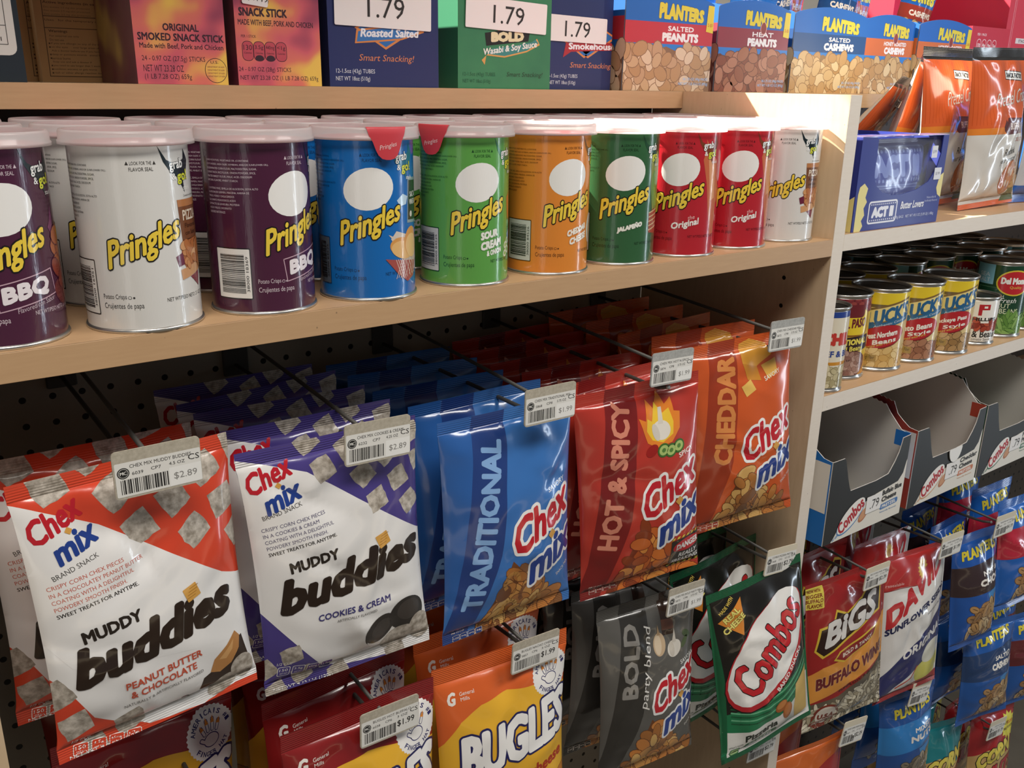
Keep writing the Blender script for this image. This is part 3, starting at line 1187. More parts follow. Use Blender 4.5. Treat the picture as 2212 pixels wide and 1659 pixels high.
# ------------------------------------------------------------------ snack bags
def bag_shape(w, h, T, st, sb, seed, pinch=0.05, crease=1.5, flat_side=0.0):
    rd = random.Random(seed)
    ph1, ph2 = rd.uniform(0, 6.28), rd.uniform(0, 6.28)
    dents = [(rd.uniform(-.4, .4) * w, rd.uniform(-.42, .42) * h, rd.uniform(0, 3.14), rd.uniform(.5, 1.5) * crease * rd.choice((-1, 1)),
              rd.uniform(5, 9), rd.uniform(18, 42)) for _ in range(13)]

    def shape(U, V):
        s = np.clip((V + h / 2 - sb) / (h - st - sb), 0, 1)
        prof = np.sin(np.pi * s ** 0.85) ** 0.62
        q = np.clip(np.abs(2 * U / w), 0, 1)
        q2 = np.clip((q) / (1 - flat_side), 0, 1)
        edge = np.clip(1 - q2 ** 2.4, 0, 1) ** 0.72
        y = T / 2 * prof * edge
        dt = (1 - s) * (h - st - sb)
        db = s * (h - st - sb)
        ins = np.minimum(s * 12, 1) * np.minimum((1 - s) * 12, 1)
        k = 2 * np.pi * U / w
        y = y + crease * ins * edge * (1.7 * np.exp(-dt / 22) * np.cos(3.5 * k + ph1) + 1.8 * np.exp(-db / 22) * np.cos(3 * k + ph2)
                                       + 0.9 * np.exp(-dt / 45) * np.cos(1.5 * k + ph2))
        for cx, cy, a, A, sw, sl in dents:
            d = (U - cx) * math.sin(a) - (V - cy) * math.cos(a)
            l = (U - cx) * math.cos(a) + (V - cy) * math.sin(a)
            y = y + A * np.exp(-(d / sw) ** 2 - (l / sl) ** 2) * ins * edge
        y = y + ins * edge * 0.5 * crease * np.sin(U / 9 + 2 * np.sin(V / 17 + ph1)) * np.sin(V / 13 + ph2)
        seal = np.where((V > h / 2 - st) | (V < -h / 2 + sb), 1.0, 0.0)
        y = y + seal * 0.22 * np.sin(2 * np.pi * V / 1.9)
        x = U * (1 - pinch * prof)
        bend = 2.5 * np.sin(k * 0.5 + ph1) * np.where(V > 0, s, 1 - s) ** 6 + 1.2 * np.cos(k + ph2) * (1 - prof)
        return x, y, bend

    def front(U, V):
        x, y, bd = shape(U, V)
        return np.stack([x, -y - 0.15 + bd, V], -1) * MM

    def back(U, V):
        x, y, bd = shape(-U, V)
        return np.stack([x, y * 0.8 + 0.15 + bd, V], -1) * MM
    return front, back


def make_bag(name, w, h, T, base, art, st=13, sb=12, seed=1, kind='film', topc=None, botc=None, back=None, step=4.6, **kw):
    f, bk = bag_shape(w, h, T, st, sb, seed, **kw)
    root = empty(name)
    bm_ = M(base, kind)
    bb = M(back or base, kind)
    cu = cuts(-w / 2, w / 2, step)
    zones = [('pouch', cuts(-h / 2 + sb, h / 2 - st, step), bm_, 26), ('top_seal', cuts(h / 2 - st, h / 2, 0.95), M(topc, kind) if topc else bm_, 3),
             ('bottom_seal', cuts(-h / 2, -h / 2 + sb, 0.95), M(botc, kind) if botc else bm_, 3)]
    for nme, cv, mat, nb in zones:
        mb = MB()
        printed('', f, cu, cv, mat, art, mb=mb)
        printed('', bk, cuts(-w / 2, w / 2, 9), cuts(cv[0], cv[-1], 9) if nme == 'pouch' else cuts(cv[0], cv[-1], 1.9), bb, None, mb=mb)
        mesh(nme, mb.V, mb.F, mb.mats, mb.I, mb.N, root)
    return root


def put(o, pos, rot):
    o.location = pos
    o.rotation_mode = 'YXZ'
    o.rotation_euler = (R_(rot[1]), R_(rot[2]), R_(rot[0]))


def chexlogo(a, cx, cy, s, rot, halo=True, ysh=0.28, scl=1.0):
    """red and blue two-line wordmark; s = width in mm"""
    def at(dx, dy):
        r = R_(rot)
        return cx + (dx * math.cos(r) - dy * math.sin(r)) * s, cy + (dx * math.sin(r) + dy * math.cos(r)) * s
    x, y = at(-0.02, 0.24)
    a.text('Chex', x, y, s * .98, s * .46 * scl, '#c31f2d', 4, bold=0.035, shear=0.1, rot=rot, ysh=ysh, out='#f3f1ee' if halo else None, ow=0.07)
    x, y = at(0.10, -0.26)
    a.text('mix', x, y, s * .80, s * .42 * scl, '#23408f', 6, bold=0.045, shear=0.1, rot=rot, ysh=ysh, out='#f3f1ee' if halo else None, ow=0.07)
    x, y = at(0.10, -0.02)
    a.rrect(x - s * .05, y - s * .05, x + s * .05, y + s * .05, s * .01, '#d9a24e', 8, rot + 40)


CHEXSQ = M('#cfc6ba', 'matfilm', tex='noise', hex2='#8b8174', scale=190)
CHEXSQ_D = M('#a1988c', 'matfilm', tex='noise', hex2='#6d655b', scale=170)


def buddies_art(main, accent, pb):
    a = Art('film')
    # bag ground is the accent colour; white field across the middle
    if pb:
        a.poly([(-80, 88), (-75, 92), (-26, 66), (56, 2), (80, -10), (80, -98), (56, -98), (30, -104), (-11, -101), (-50, -74), (-66, -44), (-80, -30)], '#eeecea', 1)
        inside = lambda x, y: True
    else:
        a.poly([(-80, 98), (-74, 101), (-23, 82), (72, 7), (80, 2), (80, -112), (-6, -100), (-25, -93), (-68, -35), (-80, -20)], '#eeecea', 1)
    top = (lambda x, y: y > 92 + (x + 75) * -0.53 + 4 and y > 66 - (x + 26) * .78 + 9) if pb else (lambda x, y: y > 82 - (x + 23) * .79 + 9 and y > 90 - x * .3)
    if pb:
        a.chex(lambda x, y: y > 74 - (x + 26) * .76, -80, 0, 80, 112, 21, CHEXSQ, 1.5, 3, tilt=-20)
        a.chex(lambda x, y: y < -72 - (x + 50) * .6 or (x > -25 and y < -104) or (x < -58 and y < -46), -80, -112, 80, -40, 20, CHEXSQ, 1.5, 4, tilt=-20)
        a.poly([(-80, 86), (-75, 90), (-26, 64), (56, 0), (80, -12), (80, -60), (-60, -30), (-80, 0)], '#eeecea', 2)
    else:
        a.chex(lambda x, y: y > 90 - (x + 23) * .79, -80, 5, 80, 112, 17.5, CHEXSQ, 1.5, 3, tilt=-20)
        a.chex(lambda x, y: y < -46 - (x + 68) * 1.2 or (y < -98 - max(0, x) * .12 and x > -25), -80, -112, 80, -30, 17, CHEXSQ, 1.5, 4, tilt=-20)
    lx, ly = (-49, 67) if pb else (-50, 76)
    chexlogo(a, lx, ly, 38, 14 if pb else 8, False, ysh=0.2)
    a.text('BRAND SNACK', lx + 3, ly - 25 if pb else ly - 20, 32, 3.6, '#4a4744', 3, rot=18 if pb else 12)
    lines = (['CRISPY CORN CHEX PIECES', 'IN A CHOCOLATEY PEANUT BUTTER', 'COATING WITH A DELIGHTFUL', 'POWDERY SMOOTH FINISH.', 'SWEET TREATS FOR ANYTIME.'] if pb else
             ['CRISPY CORN CHEX PIECES', 'IN A COOKIES & CREAM', 'COATING WITH A DELIGHTFUL', 'POWDERY SMOOTH FINISH.', 'SWEET TREATS FOR ANYTIME.'])
    rt = 9 if pb else 6
    for k, t in enumerate(lines):
        w = len(t) * 2.22
        x0, y0 = (-66, 30.5) if pb else (-65, 43)
        y0 -= 5.1 * k
        r = R_(rt)
        a.text(t, x0 + w / 2 * math.cos(r) + k * .6, y0 + w / 2 * math.sin(r), w, 3.1, accent if k < 4 else '#2a2623', 3, bold=0.03 if k == 4 else 0.015, rot=rt)
    a.text('MUDDY', -31 if pb else -28, -6.5 if pb else 10.5, 41, 9.5, '#2a221d', 5, bold=0.05, rot=8 if pb else 5)
    a.text('buddies', 0 if pb else 5, -24 if pb else -9, 122 if pb else 130, 32, '#2a1d16', 6, shear=0.22, rot=3 if pb else 1, ysh=0.10, fat=2.2)
    cx, cy = (28, -2) if pb else (33, 12)
    a.rrect(cx - 5.6, cy - 5.6, cx + 5.6, cy + 5.6, .6, '#d9a24e', 7, 18)
    for k in range(4):
        a.line([(cx - 4.4 + k * .9, cy - 4 + k * 2.4), (cx + 2.8 + k * .9, cy - 2.2 + k * 2.4)], 0.45, '#a87430', 8)
    if pb:
        a.text('PEANUT BUTTER', 1, -55, 58, 6.2, accent, 7, bold=0.03, rot=4)
        a.text('& CHOCOLATE', 0, -64, 50, 6.2, accent, 7, bold=0.03, rot=4)
        a.text('NATURALLY & ARTIFICIALLY FLAVORED', 0, -72, 60, 2.5, '#6c6864', 7, rot=4)
        a.poly([(26, -88), (30, -78), (44, -74), (52, -60), (66, -56), (70, -78), (50, -88), (38, -92)], '#33231b', 3)
        a.poly([(36, -76), (40, -66), (52, -58), (60, -50), (64, -56), (62, -66), (54, -76), (44, -80)], '#b9824a', 4)
        a.poly([(44, -68), (54, -60), (58, -56), (56, -64), (50, -70)], '#d2a066', 5)
        a.ell(46, -93, 13, 7, CHEXSQ, 5, 20)
        a.ell(63, -84, 10, 11, CHEXSQ, 6, 0)
        a.ell(20, -91, 3, 1, '#33231b', 4, 10)
        a.ell(15, -88, 3, .8, '#33231b', 4, 0)
    else:
        a.text('COOKIES & CREAM', 3, -42, 66, 6.2, '#3e3a78', 7, bold=0.03, rot=-2)
        a.text('ARTIFICIALLY FLAVORED', 4, -49.5, 36, 2.5, '#6c6864', 7, rot=-2)
        a.ell(26, -73, 17, 13, '#262220', 3, 38)
        a.ell(27, -77, 16, 10.5, '#e8e4de', 4, 34)
        a.ell(25, -71, 16, 12, '#332e2b', 5, 38)
        a.ell(26, -71, 11, 8, '#413b37', 6, 38)
        a.ell(52, -66, 18, 16, '#2d2926', 6, -10)
        a.ell(54, -63, 12, 10, '#403a36', 7, -10)
        a.ell(42, -88, 17, 10, CHEXSQ, 8, 14)
        a.ell(64, -85, 11, 14, CHEXSQ, 9, 0)
    # nutrition keys and weight
    nx = -62 if pb else -62
    ny = -97 if pb else -84
    a.text('1/2 CUP', nx + 4, ny + 6, 13, 2.8, '#f1eeea', 5, bold=0.02, rot=-8)
    for k, t in enumerate(('150', '3.5g', '65mg', '12g')):
        cx, cy = nx + 3 + k * 12, ny - 1 - k * 1.8
        a.rrect(cx - 5.2, cy - 5, cx + 5.2, cy + 4, 1.4, '#f1eeea', 4, -8)
        a.rrect(cx - 4.7, cy - 4.5, cx + 4.7, cy + 3.5, 1.2, main, 5, -8)
        a.text(t, cx, cy + .8, 7, 2.8, '#f1eeea', 6, bold=0.02, rot=-8)
        a.text('SAT FAT', cx, cy - 2.6, 6.5, 1.2, '#f1eeea', 6, rot=-8)
    a.text('NET WT 4.%s OZ (120g)' % ('5' if pb else '25'), -42, -104, 50, 3.4, '#f1eeea', 6, bold=0.01, rot=-3)
    return a


def mix_art(band, word, wcol, wl, food, seed, extra):
    """one of the smaller mix bags: diagonal band on the left with upright lettering, food at the foot"""
    a = Art('film')
    a.poly([(-38, 112), (-2, 112), (-14, 30), (-22, -25), (-52, -112), (-80, -112), (-68, -70)], band, 1)
    if word:
        a.text(word, wl[0], wl[1], wl[2], wl[3], wcol, 3, bold=0.05, rot=wl[4])
    top = lambda x, y: y < -32 - 0.55 * abs(x + 2) * (1 if x > 0 else 2.3) - (8 if x > 20 else 0) + (3 if x > 40 else 0)
    cols = food
    a.poly([(-8, -34), (-46, -112), (60, -112), (48, -92), (18, -62)], cols[-1], 1.2)
    a.blobs(lambda x, y: y < -36 - 2.0 * max(0, -x - 6) and y < -38 - 0.85 * max(0, x + 4) + 0 and y > -112, -50, -112, 62, -34, 12, cols[:-1], 1.5, seed, asp=1.9, edge=cols[-1], dens=1.15)
    chexlogo(a, 32, -18, 78, 6, True, ysh=0.32)
    a.text('SNACK MIX', 60, -62, 20, 3.4, '#e9e4dc', 4, rot=28)
    a.text('PER 1/2 CUP', -58, -96, 14, 1.8, '#e9dcd0', 4)
    for k, t in enumerate(('120', '0.5g', '220mg', '2g')):
        cx = -60 + k * 8.4
        a.rrect(cx - 3.8, -105, cx + 3.8, -98.5, 1.2, '#e9dcd0', 4)
        a.rrect(cx - 3.4, -104.6, cx + 3.4, -98.9, 1.0, band, 5)
        a.text(t, cx, -101.5, 5, 2, '#e9dcd0', 6)
    extra(a)
    return a


BROWNS = ['#c98f4a', '#b5763a', '#d9ac66', '#8a5a34', '#c77f3c', '#a86a30', '#6e3f1e']


def ex_trad(a):
    a.text('SAVORY', 49, 27, 26, 5.4, '#dfe6f2', 4, bold=0.02, rot=12)
    a.poly([(-80, 112), (-38, 112), (-68, -70), (-80, -60)], '#2d5fa5', 0.6)
    a.text('NET WT 3.75 OZ (106g)', -45, -107, 30, 3.2, '#e8edf5', 6)
    for k, (x, y) in enumerate([(-8, -55), (12, -72), (-6, -86), (26, -90)]):
        a.line([(x + 8 * math.cos(t * .5), y + 9 * math.sin(t * .5)) for t in range(9)], 4.2, ['#b7803f', '#8a5630', '#d5a257', '#c48a45'][k], 5)
    a.ell(-16, -66, 9, 9, '#6f4429', 4.5, 10)


def ex_hot(a):
    a.text('SPICY', 51, 32, 22, 5.4, '#ece2da', 4, bold=0.03, rot=12)
    a.poly([(-2, 62), (-6, 76), (2, 72), (6, 92), (14, 82), (22, 98), (28, 84), (36, 90), (38, 76), (46, 74), (44, 58), (32, 46), (12, 44), (2, 50)], '#e8862e', 3)
    a.poly([(2, 62), (4, 74), (10, 70), (16, 88), (24, 76), (32, 80), (36, 66), (34, 54), (20, 48), (8, 52)], '#f0c63c', 4)
    a.ell(20, 60, 11, 9.5, '#e3ddd2', 5, 0)
    a.poly([(17, 66), (20, 82), (24, 82), (23, 66)], '#d8d1c4', 5.5)
    a.ell(13, 59, 4, 8.6, '#d3ccbf', 6, 12)
    for x, y in ((30, 38), (41, 40), (20, 40)):
        a.ell(x, y, 8, 7, '#3f6a2c', 6, 15)
        a.ell(x, y, 6, 5, '#a9c070', 7, 15)
        a.ell(x, y, 2.6, 2.2, '#55803a', 8, 15)
    a.ell(6, 42, 8, 5, '#9a1f1a', 6, 30)
    a.rect(32, -101, 80, -64, '#2b2622', 9, 3)
    for k in range(7):
        a.cpoly([(33 + k * 7, -101), (36.5 + k * 7, -101), (38.5 + k * 7, -98.4), (35 + k * 7, -98.4)], '#d8c84a', 10)
        a.cpoly([(31 + k * 7, -64), (34.5 + k * 7, -64), (36.5 + k * 7, -61.4), (33 + k * 7, -61.4)], '#d8c84a', 10)
    a.ell(55, -74, 21, 8, '#c3202a', 10, 3)
    a.text('DANGER', 56, -74, 34, 8, '#f1efec', 11, bold=0.05, rot=3)
    a.text('REALLY', 58, -86.5, 26, 5.6, '#f1efec', 10, bold=0.04, shear=0.15, rot=3)
    a.text('FREAKING', 55, -94, 36, 5.8, '#f1efec', 10, bold=0.04, shear=0.15, rot=3)


def ex_ched(a):
    a.text('SAVORY', 40, 62, 24, 5.2, '#f1e6d4', 4, bold=0.02, rot=16)
    a.poly([(2, 100), (16, 104), (38, 96), (42, 84), (20, 74), (0, 80)], '#e0a040', 3)
    a.poly([(0, 80), (20, 74), (24, 58), (4, 62)], '#cf8a30', 3.5)
    a.poly([(26, 74), (46, 80), (48, 64), (34, 58)], '#e6b052', 3.5)
    a.poly([(-6, 56), (8, 62), (14, 50), (0, 44)], '#e8bc60', 4)


def ex_bold(a):
    a.text('SAVORY', 50, 24, 26, 5.2, '#dedbd6', 4, bold=0.02, rot=10)
    a.text('party blend', -14, 30, 96, 12, '#e6e3de', 4, bold=-0.005, shear=0.2, rot=82)
    a.ell(6, 52, 9, 13, '#c2a888', 3, 0)
    a.ell(4, 52, 5, 11, '#d6c2a6', 4, 0)
    a.poly([(4, 62), (6, 74), (9, 62)], '#a98c6a', 4)
    a.ell(28, 42, 11, 10, '#d9d3c8', 3, 0)
    a.poly([(25, 49), (28, 66), (31, 49)], '#cdc6ba', 4)
    a.ell(24, 42, 4, 9, '#c7bfb2', 5, 10)
    a.rect(12, 60, 28, 98, '#3b2a22', 2)
    a.rect(15, 98, 25, 110, '#33241d', 2)
    a.rect(12, 66, 28, 78, '#6e4636', 3)
    a.ell(46, 44, 8, 4, '#4c5b3a', 3, 40)
    a.ell(50, 52, 8, 4, '#435236', 3, -30)


def bugles_art(base, yellow, hot):
    a = Art('matfilm')
    a.poly([(-80, -112), (80, -112), (80, 52), (74, 53), (40, 66), (0, 71), (-30, 66), (-52, 54), (-66, 38), (-80, 20)], yellow, 1)
    a.text('G', -58, 78, 9, 13, '#f2ece4', 3, bold=0.05, shear=0.2)
    a.text('General', -42, 80.5, 15, 3.6, '#f2ece4', 3)
    a.text('Mills', -44.5, 75.5, 9, 3.4, '#f2ece4', 3)
    # round badge with a hand
    bx, by = 52, 72
    n = 36
    a.cpoly([(bx + (23.2 if k % 2 else 22) * math.cos(math.pi * k / n), by + (23.2 if k % 2 else 22) * math.sin(math.pi * k / n)) for k in range(2 * n)], '#efece8', 3)
    for k, ch in enumerate("AMERICA'S #1"):
        t = R_(165 - k * 13.2)
        a.text(ch, bx + 17.5 * math.cos(t), by + 17.5 * math.sin(t), 3.4 if ch not in "'I" else 1.2, 4.2, '#2a2a66', 4, bold=0.03, rot=math.degrees(t) - 90) if ch != ' ' else None
    for k, ch in enumerate('FINGER HAT'):
        t = R_(220 + k * 11.4)
        a.text(ch, bx + 17.5 * math.cos(t), by + 17.5 * math.sin(t), 3.2 if ch != 'I' else 1.2, 4.2, '#2a2a66', 4, bold=0.03, rot=math.degrees(t) + 90) if ch != ' ' else None
    for dx, dy, l, rt in ((-6, 2, 10, 24), (-2.4, 4, 12, 8), (1.6, 4, 12, -6), (5.4, 2.6, 10.5, -20)):
        r = R_(rt)
        px, py = bx + dx - math.sin(r) * l * .4, by + dy - 2 + math.cos(r) * l * .4
        a.rrect(px - 1.7, py - l / 2, px + 1.7, py + l / 2, 1.5, '#2a2a66', 4, rt)
        a.rrect(px - 1.1, py - l / 2 + .6, px + 1.1, py + l / 2 - .6, 1.0, '#efece8', 5.5, rt)
        a.cpoly(rotp([(px - 1.9, py + l * .1), (px + 1.9, py + l * .1), (px, py + l * .62)], rt, px, py), '#dd8a35', 6)
    a.ell(bx, by - 6, 7.6, 6.2, '#2a2a66', 4)
    a.ell(bx, by - 6, 6.8, 5.4, '#efece8', 5)
    a.rrect(bx - 12, by - 6.5, bx - 4, by - 2.5, 1.6, '#2a2a66', 4, -38)
    a.rrect(bx - 11.3, by - 5.8, bx - 4.6, by - 3.2, 1.0, '#efece8', 5.5, -38)
    a.text('BUGLES', 8, 22, 128, 48, '#f3f1ee', 7, bold=0.045, out='#1f1f57', ow=0.035, ysh=0.12, shear=0.08)
    a.text('nacho cheese' if not hot else 'hot buffalo', 20, -22, 90, 14, '#b2341f', 4, bold=0.04, ysh=0.12)
    a.blobs(lambda x, y: y < -40, -74, -112, 74, -40, 15, ['#dd9a3e', '#c77f2c', '#e8b45a'], 2, 8, asp=2.2, edge='#8a4c18')
    return a


def combos_art(soft=False):
    a = Art('film')
    a.poly([(-80, -50), (-60, -46), (70, -20), (80, 0), (80, -118), (-80, -118)], '#1f7a4e', 1)
    for k in range(7):
        y = -30 - k * 5
        a.line([(-62 + 130 * t / 12, y - 14 * math.sin(math.pi * t / 12) + 24 * (t / 12) ** 2) for t in range(13)], 2.0, '#6cb98c' if k % 2 else '#145a38', 2 + k * .1)
    a.poly([(-80, -118), (-74, -70), (-40, -78), (10, -76), (50, -58), (80, -40), (80, -118)], '#e6e4de', 2.9)
    # edge framing
    a.rect(-80, 102, 80, 118, '#145a38', 3)
    a.rect(-80, -118, 80, -106, '#145a38', 4)
    a.poly([(-80, 118), (-73, 118), (-66, 0), (-68, -118), (-80, -118)], '#17633e', 4)
    a.poly([(75, 118), (80, 118), (80, -118), (73, -118)], '#17633e', 4)
    # oval logo
    a.ell(3, 16, 84, 49, '#17130f', 4.5, 42)
    a.ell(3, 17, 83, 48, '#c0252f', 5, 42)
    a.ell(2, 21, 80, 43, '#eceae6', 6, 42)
    a.text('Combos', 2, 24, 130, 50, '#c9232e', 7, bold=0.025, shear=0.0, rot=40, out='#1a1512', ow=0.018, ysh=0.0)
    a.text('BAKED SNACKS', 30, -17, 62, 6, '#f1eeea', 9, bold=0.03, rot=40)
    # cheese triangle
    a.poly([(-66, 74), (-30, 97), (-36, 52)], '#dd8a35', 5)
    a.text('MADE WITH', -52, 92, 26, 4.2, '#e6c85a', 6, bold=0.02, rot=36)
    a.text('REAL', -48, 80, 24, 8, '#efe27a', 6, bold=0.05, rot=32, out='#1b1a16')
    a.text('CHEESE', -46, 69, 34, 8, '#efe27a', 8, bold=0.05, rot=32, out='#1b1a16')
    a.ell(12, -62, 10, 8, '#a8602c', 6, 20)
    a.ell(12, -60, 8, 5, '#c98348', 7, 20)
    a.ell(24, -74, 9, 13, '#a8602c', 7, 10)
    a.ell(24, -72, 7, 9, '#bd7338', 8, 10)
    a.poly([(40, -44), (66, -30), (68, -96), (44, -100), (38, -78)], '#dcb768', 5)
    a.text('Pizzeria', -18, -86, 52, 10, '#1d2a22', 7, bold=0.05, rot=4)
    a.rrect(-44, -101, 8, -93.5, 3.4, '#1f6b45', 7, 4)
    a.text('PRETZEL', -18, -97.2, 40, 5.2, '#eceae6', 8, bold=0.04, rot=4)
    a.text("What's inside", -56, -94, 20, 2.6, '#3a4a40', 7)
    a.rrect(-64, -106, -50, -97, 2, '#39704a', 7)
    a.rrect(-62.5, -105, -51.5, -98, 1.5, '#a9c88a', 8)
    a.text('130', -57, -101.5, 7, 3.4, '#1d4a2a', 9, bold=0.02)
    return a


def bigs_art():
    a = Art('film')
    a.rrect(-78, 76, -46, 108, 2, '#e3d055', 2, -2)
    for k, (t, w) in enumerate((('NOW WITH', 22), ('BIGGER', 27), ('BUFFALO', 28), ('FLAVOR!', 24))):
        a.text(t, -62, 102.5 - 7.2 * k, w, 4.4 if k == 0 else 6, '#7a2216', 3, bold=0.04, rot=-2)
    a.poly([(-80, -30), (-80, -72), (80, -28), (80, 40), (72, 36), (40, 18), (0, -4), (-50, -14)], '#dd9440', 2)
    a.poly([(-64, 12), (-56, 46), (-34, 50), (-26, 68), (-8, 60), (24, 74), (46, 92), (66, 86), (62, 44), (40, 40), (-10, 20), (-52, 0)], '#d9b83e', 3)
    a.poly([(-61, 13), (-53, 43), (-32, 47), (-25, 64), (-8, 57), (24, 71), (46, 88), (63, 83), (59, 47), (40, 44), (-10, 24), (-50, 4)], '#2c1512', 4)
    a.text('BiGS', 3, 47, 104, 36, '#d8d5d2', 6, bold=0.05, shear=0.2, ysh=0.30, out='#2c1512', ow=0.018)
    a.poly([(-34, -6), (-24, 6), (40, 24), (58, 26), (50, 12), (30, 2), (-16, -12)], '#d9b83e', 3.5)
    a.poly([(-30, -4), (-22, 4), (40, 21), (52, 22), (46, 12), (30, 4), (-14, -10)], '#8a1f22', 5)
    a.text('BOLD & TANGY', 12, 5.5, 60, 6.5, '#e9dfce', 6, bold=0.03, ysh=0.24)
    a.text('BUFFALO WING', 6, -26, 132, 19, '#6a1f24', 5, bold=0.05, ysh=0.22, out='#e8c9a0', ow=0.015)
    a.text('SUNFLOWER SEEDS', 18, -49, 78, 4.6, '#4a2014', 5, bold=0.04, ysh=0.22)
    a.poly([(-80, -115), (-80, -72), (-20, -66), (80, -28), (80, -115)], '#5f5546', 2.2)
    a.blobs(lambda x, y: y < -74 + max(-8, x) * 0.42, -80, -115, 80, -30, 8, ['#c9bfa6', '#a89c82', '#8a7f68', '#ddd4bd'], 2.5, 12, asp=3.2, edge='#4a4234', dens=1.2)
    a.ell(-38, -96, 25, 21, '#7a2b1c', 5)
    a.ell(-38, -93, 18, 15, '#d9cfc2', 6)
    a.text('U.S.A', -38, -94, 29, 9, '#7a2b1c', 7, bold=0.08)
    a.rect(-64, -106, -12, -100, '#7a2b1c', 7, 3)
    a.text('GROWN SEEDS', -38, -103, 44, 4, '#e9dfce', 8, bold=0.03, rot=3)
    return a


def david_art():
    a = Art('film')
    a.poly([(-80, 62), (-40, 66), (-5, 64), (30, 74), (52, 96), (66, 120), (80, 120), (80, -120), (-80, -120)], '#dddad6', 1)
    a.line([(-80, 62), (-40, 65), (-5, 63.5), (30, 73), (52, 95), (66, 119)], 1.2, '#7a1c22', 2)
    n = 16
    a.cpoly([(12 + (13 if k % 2 else 9.5) * math.cos(math.pi * k / n), 86 + (17 if k % 2 else 13) * math.sin(math.pi * k / n)) for k in range(2 * n)], '#dfb43a', 3)
    a.ell(12, 86, 5, 7, '#b9842a', 4)
    a.text('resealable', -50, 72, 34, 4.5, '#e8b9b4', 3)
    a.text('DAVID', 0, 57, 128, 34, '#c02c33', 4, bold=0.06, ysh=0.62)
    a.text('SUNFLOWER SEEDS', 4, 22, 138, 10.5, '#23284f', 5, bold=0.06, ysh=0.36)
    a.text('TOASTED & SALTED', 44, 20, 44, 3, '#23284f', 5, ysh=0.36)
    a.poly([(-80, -84), (-40, -52), (0, -24), (50, 8), (80, 28), (80, -36), (52, -52), (0, -78), (-40, -102), (-80, -124)], '#2b2f63', 3)
    a.text('ORIGINAL', 22, -27, 100, 15, '#e9e6e2', 5, bold=0.05, ysh=0.38)
    a.ell(40, -74, 34, 34, '#d6cf62', 2, 0)
    a.ell(44, -52, 26, 18, '#dcd9c8', 3.5, 20)
    a.poly([(-80, -120), (80, -120), (80, -96), (0, -104), (-80, -110)], '#a52a2c', 3)
    a.line([(-30, -100), (0, -88), (10, -70)], 3, '#c2452f', 4)
    return a


def nut_bag_art(band, l1, l2, nuts, tcol='#efeae2', wm=True):
    """blue nut pouch, mascot left off"""
    a = Art('film')
    W, Hh = 62, 100
    if wm:
        a.text('PLANTERS', 4, 70, 82, 16, '#dccb3e', 4, bold=0.05, ysh=0.10, shear=0.08, out='#16306a', ow=0.02)
    a.poly([(-W, 46), (W, 54), (W, 4), (-W, -4)], band, 2)
    a.text(l1, 22, 34, 42, 8, tcol, 4, bold=0.05, ysh=0.08)
    a.text(l2, 20, 20, 56, 12, tcol, 4, bold=0.07, ysh=0.08)
    a.poly([(10, -2), (W, 8), (W, -10), (16, -16)], '#3f8fd0', 3)
    a.poly([(-20, -70), (-16, -34), (6, -22), (40, -12), (W, -8), (W, -74), (10, -76)], nuts[-1], 2.5)
    a.blobs(lambda x, y: y < -18 + x * .2 and x > -24 and y > -74, -24, -76, W, -8, 13, nuts[:-1], 3, 6, asp=1.7, edge=nuts[-1], notch=True)
    a.text('NET WT 6 OZ (170g)', 18, -86, 54, 5, '#b9cbe6', 4, rot=3)
    return a


def corn_art(base, teal):
    a = Art('film')
    a.poly([(-60, -100), (-60, 20), (-20, 30), (30, 10), (60, 20), (60, -100)], '#c9a468', 1)
    a.text('CORN', 0, 18, 92, 32, '#e6d25a', 4, bold=0.06, ysh=0.24, shear=0.1, out='#1a1512', ow=0.04)
    a.text('NUTS', 14, -18, 88, 30, '#b5262c', 6, bold=0.06, ysh=0.2, shear=0.1, out='#1a1512', ow=0.035)
    if not teal:
        n = 14
        a.cpoly([(40 + (26 if k % 2 else 20) * math.cos(math.pi * k / n), 62 + (26 if k % 2 else 20) * math.sin(math.pi * k / n)) for k in range(2 * n)], '#e3d84a', 5)
        a.text('NEW', 32, 68, 16, 6, '#4a2a1a', 6, bold=0.03)
        a.text('GOLDEN', 46, 66, 22, 6, '#c9542a', 6, bold=0.03)
        a.text('BBQ FLAVOR', 40, 57, 32, 6, '#4a2a1a', 6, bold=0.03)
    return a


BAG = {}


def bag_stack(key, maker, poses, labels, group, cat='snack bag'):
    """poses: list of (pos, rot); the first is the front bag"""
    for (pos, rot), lab in zip(poses, labels):
        if key not in BAG:
            BAG[key] = maker()
            o = BAG[key]
        else:
            o = copy_tree(BAG[key])
        put(o, pos, rot)
        tag(o, lab, cat, group)


ORD = ['second', 'third', 'fourth', 'fifth', 'sixth', 'seventh']


def run(key, maker, front, rot, n, what, behind, group, dy=0.040, dx=0.0, seed=3, dz=0.0, y2=None):
    rd = random.Random(seed)
    P = [(front, rot)]
    L = [what]
    y = front[1] if y2 is None else y2 - dy
    for k in range(n - 1):
        y += dy
        P.append(((front[0] + dx * (k + 1) + rd.uniform(-.004, .006), y, front[2] + dz * (k + 1) + rd.uniform(-.002, .003)),
                  (rot[0] * .5 + rd.uniform(-4, 4), rot[1] * 0.25, rot[2] * .6 + rd.uniform(-1.5, 1.5))))
        L.append('%s, %s from the front on its hook' % (behind, ORD[k]))
    bag_stack(key, maker, P, L, group)


